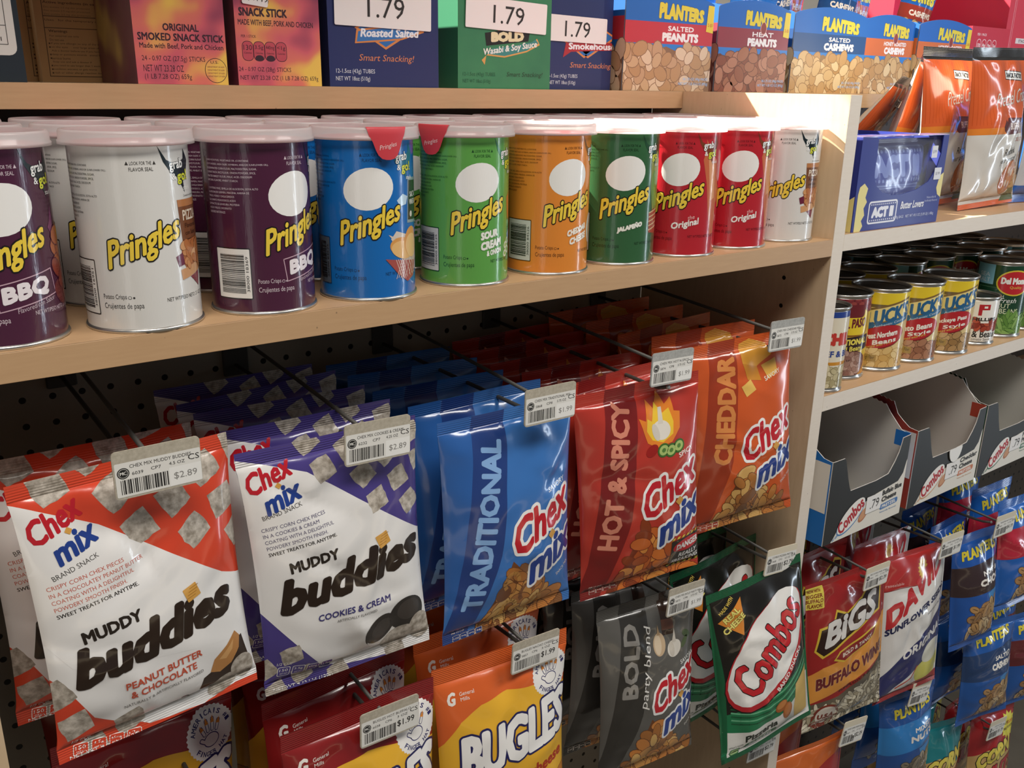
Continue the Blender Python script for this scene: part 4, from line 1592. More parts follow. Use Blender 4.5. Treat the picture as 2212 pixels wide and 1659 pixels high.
run('pb', lambda: make_bag('snack_bag', 148, 208, 36, '#d8472c', buddies_art('#d8472c', '#c8553c', True), 12, 12, 11),
    (0.0810, 0.0140, -0.1930), (6, -3.4, -0.8), 2, 'orange and white peanut butter and chocolate snack bag', 'orange and white snack bag in shade', 'orange and white snack bags', dy=0.055, dx=-0.012, dz=-0.004)
run('cc', lambda: make_bag('snack_bag', 147, 212, 34, '#4b3f86', buddies_art('#4b3f86', '#5a5576', False), 12, 12, 12),
    (0.2325, 0.0120, -0.2085), (-3.8, -1.2, -2.2), 5, 'violet and white cookies and cream snack bag', 'violet and white snack bag', 'violet and white snack bags', dy=0.046, dx=-0.002, seed=5)
run('tr', lambda: make_bag('snack_bag', 149, 210, 40, '#3a72b8', mix_art('#243f7e', 'TRADITIONAL', '#86aede', (-37, 4, 160, 21, 80), BROWNS, 3, ex_trad), 12, 10, 13),
    (0.4010, 0.0110, -0.2225), (0.5, -3.5, 1.2), 5, 'blue snack mix bag with upright TRADITIONAL lettering', 'blue snack mix bag in shade', 'blue snack mix bags', dy=0.052, dx=-0.002, seed=6)
run('hs', lambda: make_bag('snack_bag', 148, 219, 40, '#b8382c', mix_art('#7e1f1e', 'HOT & SPICY', '#d98a72', (-36, 20, 152, 21, 80), ['#d9762e', '#c8662a', '#e09040', '#b5541f', '#8a3a18', '#7a2f14'], 4, ex_hot), 13, 10, 14),
    (0.5610, 0.0040, -0.2285), (-11.4, -3.0, -3.1), 6, 'red hot and spicy snack mix bag with danger panel', 'red hot snack mix bag', 'red snack mix bags', dy=0.045, dx=0.000, seed=7)
run('ch', lambda: make_bag('snack_bag', 147, 214, 40, '#cf5a28', mix_art('#a03a1e', 'CHEDDAR', '#d98a4a', (-28, 32, 118, 24, 82), BROWNS, 5, ex_ched), 13, 10, 15),
    (0.7180, 0.0110, -0.2060), (-13, -5.0, -3.6), 5, 'orange cheddar snack mix bag by the wooden upright', 'orange cheddar snack mix bag', 'orange cheddar snack mix bags', dy=0.05, dx=-0.006, seed=8)
run('bo', lambda: make_bag('snack_bag', 140, 214, 40, '#5d5b57', mix_art('#34322f', 'BOLD', '#8a8782', (-35, 42, 84, 20, 84), BROWNS, 6, ex_bold), 13, 10, 16),
    (0.6020, 0.0120, -0.4860), (-4.5, -5.0, 0.6), 5, 'dark grey bold party blend snack mix bag', 'dark grey snack mix bag', 'dark grey snack mix bags', dy=0.05, dx=0.0, seed=9)
run('bn', lambda: make_bag('snack_bag', 147, 222, 44, '#d8622a', bugles_art('#d8622a', '#e9b233', False), 18, 12, 17, kind='matfilm'),
    (0.3900, -0.0010, -0.4640), (-4.9, -2.9, -0.2), 4, 'orange corn snack bag with yellow field and round hand badge', 'orange corn snack bag in shade', 'orange corn snack bags', dy=0.06, dx=0.012, seed=10)
run('bh', lambda: make_bag('snack_bag', 147, 222, 44, '#8a1f20', bugles_art('#8a1f20', '#e9b233', True), 18, 12, 18, kind='film'),
    (0.2390, 0.0020, -0.4640), (-0.5, -2.1, 1.6), 4, 'dark red corn snack bag with yellow field at the bottom edge', 'dark red corn snack bag in shade', 'dark red corn snack bags', dy=0.055, dx=0.004, seed=11)
run('br', lambda: make_bag('snack_bag', 147, 222, 44, '#c4232b', bugles_art('#c4232b', '#e9b233', False), 18, 12, 19, kind='matfilm'),
    (0.0950, 0.0120, -0.5010), (0, -2, 3), 1, 'bright red corn snack bag showing only its top edge', '', 'bright red corn snack bags')
for k, (x, y, z) in enumerate([(0.082, 0.085, -0.452), (0.088, 0.15, -0.448)]):
    o = copy_tree(BAG['bh'])
    put(o, (x, y, z), (3 - 5 * k, 0, 2 - k))
    tag(o, 'dark red corn snack bag %s under the orange and white bag' % ('nearer the front,' if k == 0 else 'nearer the pegboard,'), 'snack bag', 'dark red corn snack bags')
hook(0.108, -0.3760, -0.3960, 0.004, MOTTLE, ('', '', '', '', '', '', False), 'bare display hook behind the orange and white bag', tag_on=False)
run('co', lambda: make_bag('snack_bag', 152, 226, 40, '#1c1a17', combos_art(), 12, 11, 20, back='#17633e', flat_side=0.06),
    (0.7620, -0.0220, -0.4990), (-8, -7.5, -6.0), 5, 'green black and white filled pretzel bag hanging in front of the upright', 'green and black filled pretzel bag', 'green filled pretzel bags', dy=0.046, dx=-0.006, seed=12, y2=0.048)
run('bi', lambda: make_bag('seed_bag', 152, 228, 30, '#9c2424', bigs_art(), 9, 8, 21, flat_side=0.05),
    (0.9900, 0.0060, -0.5860), (-10.5, -5.0, -2.0), 3, 'dark red buffalo wing sunflower seed bag with clear window', 'dark red seed bag', 'dark red seed bags', dy=0.07, dx=0.01, seed=13)
run('da', lambda: make_bag('seed_bag', 150, 234, 32, '#b23030', david_art(), 8, 8, 22, flat_side=0.05),
    (1.1570, 0.0040, -0.6060), (-7, -6.5, 2.0), 3, 'white sunflower seed bag with red top and navy ORIGINAL band', 'white and red seed bag', 'white sunflower seed bags', dy=0.06, dx=0.0, seed=14)
NUTS = ['#c9a878', '#b98f5c', '#d8bd92', '#a87c4c', '#5f4026']
run('n1', lambda: make_bag('nut_pouch', 104, 200, 46, '#1f56a8', nut_bag_art('#3a2a2c', 'NUT &', 'CHOC', NUTS), 16, 10, 23, flat_side=0.02),
    (1.3480, 0.0060, -0.6150), (-13, -6.5, -2.4), 3, 'tall blue nut pouch with dark brown band', 'tall blue nut pouch', 'tall blue nut pouches', dy=0.06, dx=0.01, seed=15)
run('n2', lambda: make_bag('nut_pouch', 118, 196, 46, '#1f62b8', nut_bag_art('#b8283c', 'HONEY ROASTED', 'PEANUTS', NUTS), 16, 10, 24, flat_side=0.02),
    (1.4700, 0.0000, -0.5800), (-6, -8, 0.5), 3, 'blue peanut pouch with red band at the right edge', 'blue peanut pouch with red band', 'blue peanut pouches', dy=0.06, dx=0.01, seed=16)
run('n3', lambda: make_bag('nut_pouch', 124, 190, 44, '#235aa6', nut_bag_art('#25426e', 'SALTED', 'CASHEWS', NUTS), 12, 10, 25, flat_side=0.02),
    (1.4450, 0.0000, -0.8100), (-12, -4, -2), 3, 'blue salted cashew pouch hanging below the tall pouch', 'blue salted cashew pouch', 'blue cashew pouches', dy=0.06, dx=0.0, seed=17)
run('n4', lambda: make_bag('nut_pouch', 124, 190, 44, '#235aa6', nut_bag_art('#6a2a2e', 'DRY ROASTED', 'PEANUTS', NUTS), 12, 10, 26, flat_side=0.02),
    (1.6000, 0.0000, -0.8400), (-12, -4, -2), 2, 'blue dry roasted peanut pouch low at the right edge', 'blue dry roasted peanut pouch', 'blue roasted peanut pouches', dy=0.06, dx=0.0, seed=18)
run('n5', lambda: make_bag('nut_pouch', 122, 196, 48, '#215299', nut_bag_art('#2f7fc4', 'MIXED', 'NUTS', ['#a89c88', '#8c806c', '#c4b8a2', '#6c6252', '#3f3a30']), 12, 24, 27, flat_side=0.02),
    (1.2080, 0.0060, -0.8500), (-10, -3, -2), 3, 'blue mixed nut pouch with blue foot below the sunflower seed bag', 'blue mixed nut pouch', 'blue mixed nut pouches', dy=0.06, dx=0.03, seed=19)
run('cn', lambda: make_bag('corn_nut_bag', 120, 200, 36, '#a8262c', corn_art('#a8262c', False), 12, 10, 28, flat_side=0.03),
    (1.5450, 0.0040, -1.0450), (-12, -4, -2), 3, 'red corn nut bag with yellow starburst in the lower corner', 'red corn nut bag', 'red corn nut bags', dy=0.06, dx=-0.012, seed=20)
run('ct', lambda: make_bag('corn_nut_bag', 112, 190, 36, '#1f7f86', corn_art('#1f7f86', True), 12, 10, 29, flat_side=0.03),
    (1.4050, 0.0300, -1.0150), (-8, -4, 2), 3, 'teal corn nut bag left of the red one', 'teal corn nut bag', 'teal corn nut bags', dy=0.05, dx=0.0, seed=21)


def ranch_art():
    a = Art('film')
    a.poly([(-80, 40), (80, 90), (80, -115), (-80, -115)], '#a02a2a', 1)
    a.text('DAVID', 6, -4, 128, 34, '#d9d3cf', 4, bold=0.09, ysh=0.45, out='#3a2a2a')
    a.poly([(-78, 88), (-50, 92), (-46, 58), (-78, 50)], '#cfc8c8', 3)
    a.text('RESEALABLE', -62, 82, 26, 5, '#23284f', 4, bold=0.03, ysh=0.2)
    a.text('BIG BAG', -62, 70, 28, 9, '#23284f', 4, bold=0.06, ysh=0.2)
    a.poly([(20, -30), (80, 0), (80, -115), (0, -115)], '#d6cf52', 3)
    return a


run('ra', lambda: make_bag('seed_bag', 150, 224, 32, '#c9632a', ranch_art(), 8, 8, 30, flat_side=0.05),
    (0.9450, 0.0080, -0.8480), (-8, -3, -2), 2, 'orange and dark red seed bag with a BIG BAG flash at the bottom edge', 'orange and dark red seed bag', 'orange seed bags', dy=0.07, dx=-0.01, seed=22)


# ------------------------------------------------------------------ cartons on the top shelf
ZT = 0.1526


def carton(name, x0, x1, y0, y1, z0, z1, front, side, fa, sa, label, cat='carton', top=None, group=None, rz=0.0, stickers=()):
    root = empty(name, (x0, y0, z0), (0, 0, R_(rz)))
    W, D, H = (x1 - x0) / MM, (y1 - y0) / MM, (z1 - z0) / MM
    mb = MB()
    printed('', flatF(0, 0, 0), [0, W], [0, H], front, fa, mb=mb)
    printed('', flatF(0, D * MM, 0, (0, -1, 0)), [0, D], [0, H], side, sa, mb=mb)
    for f, N in ((lambda u, v: np.stack([W - u, np.full_like(u, D), v], -1) * MM, None),
                 (lambda u, v: np.stack([np.full_like(u, W), u, v], -1) * MM, None)):
        printed('', f, [0, W if f(np.array([1.0]), np.array([1.0]))[0][1] > 0.99 * D * MM else D], [0, H], side, None, mb=mb)
    printed('', lambda u, v: np.stack([u, v, np.full_like(u, H)], -1) * MM, [0, W], [0, D], top or side, None, mb=mb)
    printed('', lambda u, v: np.stack([u, D - v, np.full_like(u, 0)], -1) * MM, [0, W], [0, D], side, None, mb=mb)
    mesh('carton_body', mb.V, mb.F, mb.mats, mb.I, mb.N, root, smooth=False)
    for (sx0, sz0, sx1, sz1, txt, th, tw, rot) in stickers:
        b = MB()
        n = 5
        q = []
        r = 1.5
        for cx, cz, a0 in ((sx1 - r, sz1 - r, 0), (sx0 + r, sz1 - r, 90), (sx0 + r, sz0 + r, 180), (sx1 - r, sz0 + r, 270)):
            for k in range(n):
                t = R_(a0 + 22.5 * k)
                q.append((cx + r * math.cos(t), cz + r * math.sin(t)))
        q = rotp(q, rot, (sx0 + sx1) / 2, (sz0 + sz1) / 2)
        V = [(x * MM, -0.0013, z * MM) for x, z in q] + [(x * MM, -0.0009, z * MM) for x, z in q]
        m = len(q)
        b.add(V, [tuple(range(m)), tuple(range(2 * m - 1, m - 1, -1))] + [(i, m + i, m + (i + 1) % m, (i + 1) % m) for i in range(m)], M('#efecea', 'paper'))
        a = Art('paper')
        a.text(txt, (sx0 + sx1) / 2 + 2, (sz0 + sz1) / 2, tw, th, '#2a2826', 1, rot=rot)
        for P, m_, lv in a.it:
            b.add(np.stack([P[:, 0] * MM, np.full(len(P), -0.00145), P[:, 1] * MM], -1), [tuple(range(len(P)))], m_)
        b.build('price_sticker', root)
    return tag(root, label, cat, group)


a = Art('card')
a.rrect(-40, 20, 74, 190, 6, '#d9d6cf', 1)
a.frame(-40, 28, 68, 185, .5, '#3a3733', 2)
a.line([(-40, 42), (68, 42)], .5, '#3a3733', 2)
for k in range(11):
    a.text(['lasts at least 1', 'directions on the', 'to the box of', 'age in months', 'at temperature', 'until opening'][k % 6], 44, 32 + 8.4 * k, 40, 3.0, '#4b4844', 2)
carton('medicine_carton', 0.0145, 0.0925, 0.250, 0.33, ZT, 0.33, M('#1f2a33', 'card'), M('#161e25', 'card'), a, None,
       'dark blue medicine carton with white instruction panel in the top left corner')
TAN = M('#d3a66e', 'card')
for k, (x0, x1, y0, t) in enumerate([(0.1060, 0, 0.416, 'behind the other two'), (0.1170, 0, 0.393, 'in the middle of three'), (0.1265, 0, 0.370, 'in front, with drug facts panel')]):
    a = Art('card')
    W = (0.075) / MM
    ink = '#5b4022'
    a.frame(7, 5, 74, 78, .6, ink, 1)
    a.text('HeliDerm', 20 + 8, 96, 40, 8, ink, 1, bold=0.03)
    a.text('TECHNOLOGY', 19, 89, 22, 2.2, ink, 1)
    a.text('Drug Facts', 20, 74, 20, 4, ink, 1, bold=0.04, shear=.1)
    a.text('Active ingredients (in each gram)', 38, 68.5, 60, 3, ink, 1, bold=0.03)
    a.line([(7, 57), (74, 57)], .6, ink, 1)
    a.line([(7, 47), (74, 47)], .6, ink, 1)
    for j in range(3):
        a.text('Zinc acetate 2.5 mg skin protectant', 28, 64.5 - 3 * j, 40, 1.9, '#8d6c42', 1)
    a.text('Uses   for the temporary relief of', 36, 53.5, 56, 2.4, ink, 1)
    a.text('Warnings', 18, 44, 16, 3.2, ink, 1, bold=0.04)
    for j, t in enumerate(['For external use only', 'Do not use', 'if you are allergic to any of the ingredients', 'on the eyes     over large areas of the body', 'Ask a doctor before use if you have', 'deep or puncture wounds   animal bites', 'serious burns', 'Stop use and ask a doctor if', 'you need to use longer than 1 week', 'condition worsens or gets worse', 'rash or other allergic reaction develops']):
        a.text(t, 10 + len(t) * .62, 40 - 3.2 * j, len(t) * 1.2, 2.0, ink, 1, bold=0.02 if j in (0, 1, 4, 7) else 0)
        if j not in (0, 1, 4, 7):
            a.rect(9, 39.3 - 3.2 * j, 10.2, 40.6 - 3.2 * j, ink, 1)
    carton('ointment_carton', x0, x0 + 0.080, y0, y0 + 0.018, ZT, 0.30, TAN, TAN, a, None, 'tan ointment carton %s, left of the sunset coloured snack carton' % t,
           group='tan ointment cartons', rz=-0.0)
SUNSET = ramp3('sunset_print', [(0.34, '#8f3f5c'), (0.45, '#d5626e'), (0.53, '#e07a66'), (0.62, '#efc45a')], 19)
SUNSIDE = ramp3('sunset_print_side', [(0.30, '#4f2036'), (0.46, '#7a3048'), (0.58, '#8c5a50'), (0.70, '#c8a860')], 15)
for x0, x1, two in ((0.1775, 0.2560, 0), (0.2655, 0.3470, 1)):
    a = Art('card')
    ink = '#3c2430'
    if not two:
        a.text('ORIGINAL', 40, 46.5, 31, 6.2, ink, 1, bold=0.04)
        a.text('SMOKED SNACK STICK', 40, 38.5, 74, 6.4, ink, 1, bold=0.04)
        a.text('Made with Beef, Pork and Chicken', 40, 31, 72, 5.0, ink, 1, bold=0.02)
        a.text('24 - 0.97 OZ (27.5g) STICKS', 32, 20.5, 54, 5.4, ink, 1)
        a.text('NET WT 23.28 OZ', 22.5, 13, 34, 5.4, ink, 1)
        a.text('(1 LB 7.28 OZ) 659g', 26, 5.8, 40, 5.4, ink, 1)
        a.ell(68, 12, 10, 10.5, ink, 1)
        a.ell(68, 12, 9.5, 10, SUNSET, 2)
        a.text('U.S.', 67, 19, 7, 2.4, ink, 3)
        for j in range(4):
            a.text('DEPARTMENT OF AGRI', 68, 15 - 2.6 * j, 15, 1.3, '#8d3c4a', 3)
    else:
        a.text('SMOKED', 20, 72, 26, 6, ink, 1, bold=0.05)
        a.text('SNACK STICK', 27, 62.5, 46, 7.4, ink, 1, bold=0.05)
        a.text('MADE WITH BEEF, PORK AND CHICKEN', 39, 53.5, 72, 5.6, ink, 1, bold=0.02)
        a.text('PER 1 STICK', 12, 42, 14, 2.4, ink, 1, bold=0.02)
        for j, t in enumerate(('130', '3.5g', '440mg', '<1g')):
            cx = 10.5 + 10.6 * j
            a.rrect(cx - 5.4, 21, cx + 5.4, 38, 4.4, ink, 1)
            a.rrect(cx - 4.9, 21.5, cx + 4.9, 37.5, 4, '#c24f5c', 2)
            a.text(t, cx, 32.5, 8, 4.4, ink, 3)
            a.text('Calories', cx, 28, 7, 1.5, ink, 3)
            if j in (1, 2):
                a.ell(cx, 23.6, 4, 2.6, ink, 3)
        a.text('24 - 0.97 OZ (28g) STICKS', 26, 13.5, 50, 5.0, ink, 1)
        a.text('NET WT 23.28 OZ (1 LB 7.28 OZ) 659g', 40, 6.2, 76, 5.0, ink, 1)
    carton('snack_stick_carton', x0, x1, 0.2480, 0.366, ZT, 0.345, SUNSET, SUNSIDE, a, None,
           'sunset coloured snack stick carton reading %s' % ('ORIGINAL SMOKED SNACK STICK' if not two else 'SNACK STICK with four nutrition bubbles'),
           group='snack stick cartons', stickers=(() if not two else ((8, 68, 32, 80, '$1.49', 6, 20, -6),)))


def almond(kind):
    a = Art('card')
    W = 122.6
    a.cpoly([(62, 88), (96, 68), (62, 44), (28, 68)] if kind != 1 else [(62, 100), (100, 84), (62, 70), (24, 84)], '#d98a4a', 1)
    a.cpoly([(62, 85.5), (92, 68), (62, 47), (32, 68)] if kind != 1 else [(62, 98), (95, 84), (62, 72), (29, 84)], '#2d6fb4', 2)
    if kind == 0:
        a.poly([(28, 50), (30, 66), (60, 71), (104, 74), (106, 66), (80, 56), (56, 53)], '#d98a4a', 3)
        a.poly([(30, 52), (32, 64), (60, 69), (102, 72), (100, 66), (80, 58), (56, 55)], '#3a78ba', 4)
        a.text('Roasted Salted', 67, 63.5, 66, 10, '#eef0f4', 5, bold=0.04, shear=0.15, ysh=0.03)
        a.text('Smart Snacking!', 63, 33, 62, 10, '#d9875a', 3, shear=0.2)
        a.text('12-1.5oz (43g) TUBES', 28, 17.5, 42, 6.4, '#dfe3ec', 3)
        a.text('NET WT 18oz (510g)', 25, 8.8, 37, 6.4, '#dfe3ec', 3)
    elif kind == 1:
        a.poly([(34, 70), (36, 54), (92, 62), (94, 74), (64, 76)], '#1a1a18', 3)
        a.text('BOLD', 64, 66.5, 44, 13, '#e6dcb2', 4, bold=0.09, ysh=0.06)
        a.poly([(30, 36), (34, 30), (36, 42), (60, 40), (90, 48), (108, 58), (104, 66), (96, 60), (70, 54), (44, 50)], '#d9a45a', 4)
        a.poly([(31, 40), (36, 44), (60, 42), (90, 50), (106, 60), (102, 65), (96, 61), (70, 55), (44, 51)], '#3f8a86', 5)
        a.text('Wasabi & Soy Sauce', 68, 51.5, 72, 11, '#eef0ea', 6, bold=0.03, shear=0.05, ysh=0.18)
        a.text('Smart Snacking!', 88, 18, 50, 8, '#1f3a24', 3, shear=0.2, bold=0.01)
        a.text('12-1.5oz (43g) TUBES', 27, 17.5, 42, 6.0, '#1e5a3c', 3)
        a.text('NET WT 18oz (510g)', 24, 8.8, 36, 6.0, '#1e5a3c', 3)
    else:
        a.cpoly([(68, 98), (112, 74), (68, 44), (24, 74)], '#d98a4a', 1)
        a.cpoly([(68, 95), (107, 74), (68, 47), (29, 74)], '#2d6fb4', 2)
        a.text('BLUE', 66, 86, 36, 13, '#eef0f4', 4, bold=0.06, out='#1c3f7a')
        a.poly([(30, 44), (34, 64), (70, 68), (110, 66), (106, 56), (70, 54), (42, 52)], '#b02a34', 4)
        a.text('Smokehouse', 74, 60.5, 72, 9.5, '#eef0f4', 5, bold=0.05, ysh=0.02)
        a.text('Smart Snacking!', 74, 33, 66, 10, '#d9875a', 3, shear=0.2)
        a.text('12-1.5oz (43g) TUBES', 30, 18, 46, 6.4, '#dfe3ec', 3)
        a.text('NET WT 18oz (510g)', 30, 9, 40, 6.4, '#dfe3ec', 3)
    a.it = [(P * np.array([1.0, 0.80]), m_, lv) for P, m_, lv in a.it]
    return a


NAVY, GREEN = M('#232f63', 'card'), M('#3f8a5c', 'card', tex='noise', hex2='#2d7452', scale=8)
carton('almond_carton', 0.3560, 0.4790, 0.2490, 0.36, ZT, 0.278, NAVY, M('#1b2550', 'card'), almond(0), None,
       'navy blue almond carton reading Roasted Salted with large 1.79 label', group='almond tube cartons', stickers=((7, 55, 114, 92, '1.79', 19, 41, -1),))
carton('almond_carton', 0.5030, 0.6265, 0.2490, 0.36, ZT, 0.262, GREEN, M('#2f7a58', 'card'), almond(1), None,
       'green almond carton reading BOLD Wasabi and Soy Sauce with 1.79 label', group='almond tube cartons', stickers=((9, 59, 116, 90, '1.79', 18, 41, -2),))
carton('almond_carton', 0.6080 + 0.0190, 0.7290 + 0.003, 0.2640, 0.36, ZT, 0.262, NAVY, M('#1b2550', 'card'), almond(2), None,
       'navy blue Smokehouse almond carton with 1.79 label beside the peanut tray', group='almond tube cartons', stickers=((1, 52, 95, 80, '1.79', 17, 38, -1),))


def nut_tray(x0, x1, y0, band, word1, word2, label, peak, nuts, roasted=False, flash=False, dark='#1d5fb0'):
    W = (x1 - x0) / MM
    H = 104.0
    kz = 0.945
    root = empty('nut_tray', (x0, y0, ZT))
    blue = M('#2065b5', 'card')
    a = Art('card')
    a.rect(-5, 58, W + 5, 84, band, 1)
    a.rect(-5, 46, W + 5, 58, M('#2c7cc9', 'card'), 1)
    a.poly([(-5, 0), (-5, 48), (8, 50), (18, 44), (30, 52), (50, 50), (70, 55), (90, 49), (W - 10, 46), (W + 5, 40), (W + 5, 0)], nuts[-1], 2)
    a.blobs(lambda x, y: y < 52 - 10 * max(0, x / W - .6) and y > -2, 0, 0, W, 52, 13.5, nuts[:-1], 2.5, int(x0 * 100), asp=1.45, edge=nuts[-1], dens=1.15)
    a.text('PLANTERS', W * .62, 94, W * .52, 14, '#dfcb3c', 3, bold=0.08, shear=0.05, ysh=-0.03, out='#173a78', ow=0.02)
    a.text(word1, W * .62, 77, W * (.3 if len(word1) < 8 else .46), 6.5, '#efe9e6', 3, bold=0.05)
    a.text(word2, W * .62, 66.5, W * .42, 11, '#efe9e6', 3, bold=0.08)
    if roasted:
        a.ell(W * .62, 85, 6.5, 8, '#e0b0a6', 4)
        a.ell(W * .62, 85, 5.4, 7, '#8d3a34', 5)
    if flash:
        a.poly([(W - 13, 76), (W - 11, 106), (W + 1, 108), (W + 1, 74)], '#e3c93e', 6)
        a.text('2-$1', W - 6, 84, 9, 5, '#c9762a', 7, bold=0.03)
    a.text('18-1.75 OZ (49g) PACKS', W - 26, 15, 46, 4.6, '#a9c8ea', 8, bold=0.02)
    a.text('NET WT 1 LB 15.5 OZ (893g)', W - 30, 9, 54, 4.6, '#a9c8ea', 8, bold=0.02)

    a.it = [(P * np.array([1.0, kz]), m_, lv) for P, m_, lv in a.it]

    def top(u):
        t = u / W
        return 1 + (peak / H) * np.sin(np.pi * np.clip(t, 0, 1)) ** 0.8
    F = lambda u, v: np.stack([u, -0.0 * u, v * (1 + (top(u) - 1) * np.clip((v - 84) / 20, 0, 1))], -1) * MM
    mb = MB()
    printed('', F, cuts(0, W, 5), [0, 84, 88, 92, 96, 100, H], blue, a, mb=mb)
    Fb = lambda u, v: F(W - u, v) + np.array([0, 0.0015, 0])
    printed('', Fb, cuts(0, W, 5), [0, 84, 104], M('#a8a49c', 'card'), None, mb=mb)
    mesh('front_panel', mb.V, mb.F, mb.mats, mb.I, mb.N, root)
    for nme, xx, sgn in (('side_panel', 0, -1), ('side_panel', W, 1)):
        b = MB()
        prof = [(0.0016, 0), (0.16, 0), (0.16, 0.125)] + [(0.05 - 0.006 * k, 0.104 + 0.004 * math.cos(k)) for k in range(0, 8)] + [(0.0016, 0.104)]
        n = len(prof)
        xa, xb = (xx * MM, xx * MM + 0.0012) if sgn < 0 else (xx * MM - 0.0012, xx * MM)
        V = [(xa, y, z) for y, z in prof] + [(xb, y, z) for y, z in prof]
        b.add(V, [tuple(range(n))[::1], tuple(range(2 * n - 1, n - 1, -1))] + [(i, n + i, n + (i + 1) % n, (i + 1) % n) for i in range(n)], blue)
        if sgn < 0:
            s2 = Art('card')
            s2.rect(0, 58, 158, 84, band, 1)
            s2.rect(0, 0, 158, 46, nuts[-1], 1)
            s2.blobs(lambda x, y: True, 4, 4, 156, 44, 14, nuts[:-1], 1.5, 5, edge=nuts[-1])
            for P, m_, lv in split_axis(s2.it, 1, [0, 104]):
                b.add(np.stack([np.full(len(P), xa - 0.0001 - lv * 0.00008), 0.0016 + (158 - P[:, 0]) * MM, P[:, 1] * MM], -1), [tuple(range(len(P)))], m_)
        b.build(nme, root)
    b = MB()
    b.box(0.0012, W * MM - 0.0012, 0.1588, 0.16, 0.0, 0.125, blue)
    b.build('back_wall', root)
    b = MB()
    b.box(0.0012, W * MM - 0.0012, 0.0016, 0.1588, 0.0, 0.0012, M('#a8a49c', 'card'))
    b.build('tray_floor', root)
    return tag(root, label, 'nut tray', 'blue nut display trays')


PEA = ['#c9a47c', '#b98e62', '#dcc0a0', '#c29a74', '#8a6445']
RST = ['#a86a4c', '#97563c', '#b87c60', '#8a4a34', '#6a3828']
CSH = ['#d0ab76', '#c09660', '#dcbf90', '#b98c54', '#8d683c']
nut_tray(0.7390, 0.8910, 0.2500, '#c0303c', 'SALTED', 'PEANUTS', 'blue and red nut display tray reading SALTED PEANUTS', 10, PEA, flash=True)
nut_tray(0.9010, 1.0440, 0.2500, '#8f3340', 'HEAT', 'PEANUTS', 'blue nut display tray with dark red band reading HEAT PEANUTS', 10, RST, roasted=True, flash=True)
nut_tray(1.0550, 1.2250, 0.2500, '#1e4a80', 'SALTED', 'CASHEWS', 'blue nut display tray with navy band reading SALTED CASHEWS', 11, CSH)
nut_tray(1.2300, 1.3610, 0.2560, '#cf6a35', 'HONEY ROASTED', 'CASHEWS', 'blue nut display tray with orange band reading HONEY ROASTED CASHEWS', 10, CSH, roasted=True)
nut_tray(1.3640, 1.5190, 0.2500, '#cf6a35', 'HONEY ROASTED', 'PEANUTS', 'blue nut display tray with orange band and yellow flash behind the pretzel bags', 10, CSH, roasted=True, flash=True)
packs = [(0.8000, 0, 'peanut packet standing in the salted peanut tray'), (0.8400, 1, None), (0.9500, 0, None), (1.0000, 1, None),
         (1.0980, 1, None), (1.1500, 2, None), (1.1980, 1, None), (1.2650, 2, None), (1.3200, 3, None), (1.4050, 4, None), (1.4600, 3, None), (1.4900, 2, None)]
PK = {}


def pack_art(band):
    a = Art('film')
    a.text('PLANTERS', 0, 34, 60, 15, '#dccb3e', 4, bold=0.08, out='#16306a', ow=0.02)
    a.rect(-40, 0, 40, 22, band, 2)
    a.text('CASHEWS', 2, 10, 50, 9, '#efe0d0', 3, bold=0.06)
    a.blobs(lambda x, y: y < -4, -34, -50, 34, -4, 12, CSH[:-1], 2, 3, edge=CSH[-1])
    return a


for i, (x, kk, lab) in enumerate(packs):
    band = ['#b8283c', '#1e4a80', '#cf6a35', '#cf6a35', '#a33a2a'][kk]
    key = ('pk', band)
    if key not in PK:
        PK[key] = make_bag('nut_packet', 76, 128, 26, '#2468b8', pack_art(band), 8, 7, 60 + kk, step=5.5)
        o = PK[key]
    else:
        o = copy_tree(PK[key])
    tray = 0 if x < .895 else 1 if x < 1.05 else 2 if x < 1.225 else 3 if x < 1.36 else 4
    hi = 0.112 if tray > 1 else 0.068
    put(o, (x, 0.290 + 0.026 * (i % 3), ZT + hi), ((-12, 8, 0)[i % 3], 4, (9, -8, 3)[i % 3]))
    side = (['left', 'right'] if tray in (0, 1, 3) else ['left', 'middle', 'right'])[sum(1 for q in packs[:i] if (0 if q[0] < .895 else 1 if q[0] < 1.05 else 2 if q[0] < 1.225 else 3 if q[0] < 1.36 else 4) == tray)]
    tag(o, 'blue nut packet standing at the %s of the %s tray' % (side, ['salted peanut', 'heat peanut', 'salted cashew', 'honey roasted cashew', 'rearmost orange banded'][tray]), 'nut packet', 'packets in the nut trays')
RED = M('#c02a40', 'card')
a = Art('card')
for k in range(4):
    a.rrect(20 + 17 * k, 62, 34 + 17 * k, 90, 6, '#e6c9d0', 1)
    a.rrect(21 + 17 * k, 63, 33 + 17 * k, 89, 5.4, '#c02a40', 2)
    a.text(('170', '8g', '95mg', '5g')[k], 27 + 17 * k, 80, 9, 6, '#efe6e8', 3, bold=0.03)
a.text('PER 1 PACK', 34, 97, 30, 4, '#efe6e8', 1)
carton('red_carton', 1.5240, 1.6480, 0.2520, 0.40, ZT, 0.262, RED, M('#9c2036', 'card'), a, None, 'low red carton with white nutrition bubbles beside the last nut tray')
a = Art('card')
a.line([(18, 0), (18, 260)], 1.2, '#e0a0ac', 1)
a.line([(23, 0), (23, 260)], .8, '#e0a0ac', 1)
a.rect(40, 88, 200, 97, '#d9d3d6', 1)
a.text('STACK SNACK BARS', 90, 92.5, 80, 5, '#4a3a4a', 2, bold=0.03)
carton('red_carton', 1.6500, 1.8600, 0.2600, 0.42, ZT, 0.42, M('#c8354a', 'card'), RED, a, None, 'tall red carton in the top right corner behind the pretzel bags')
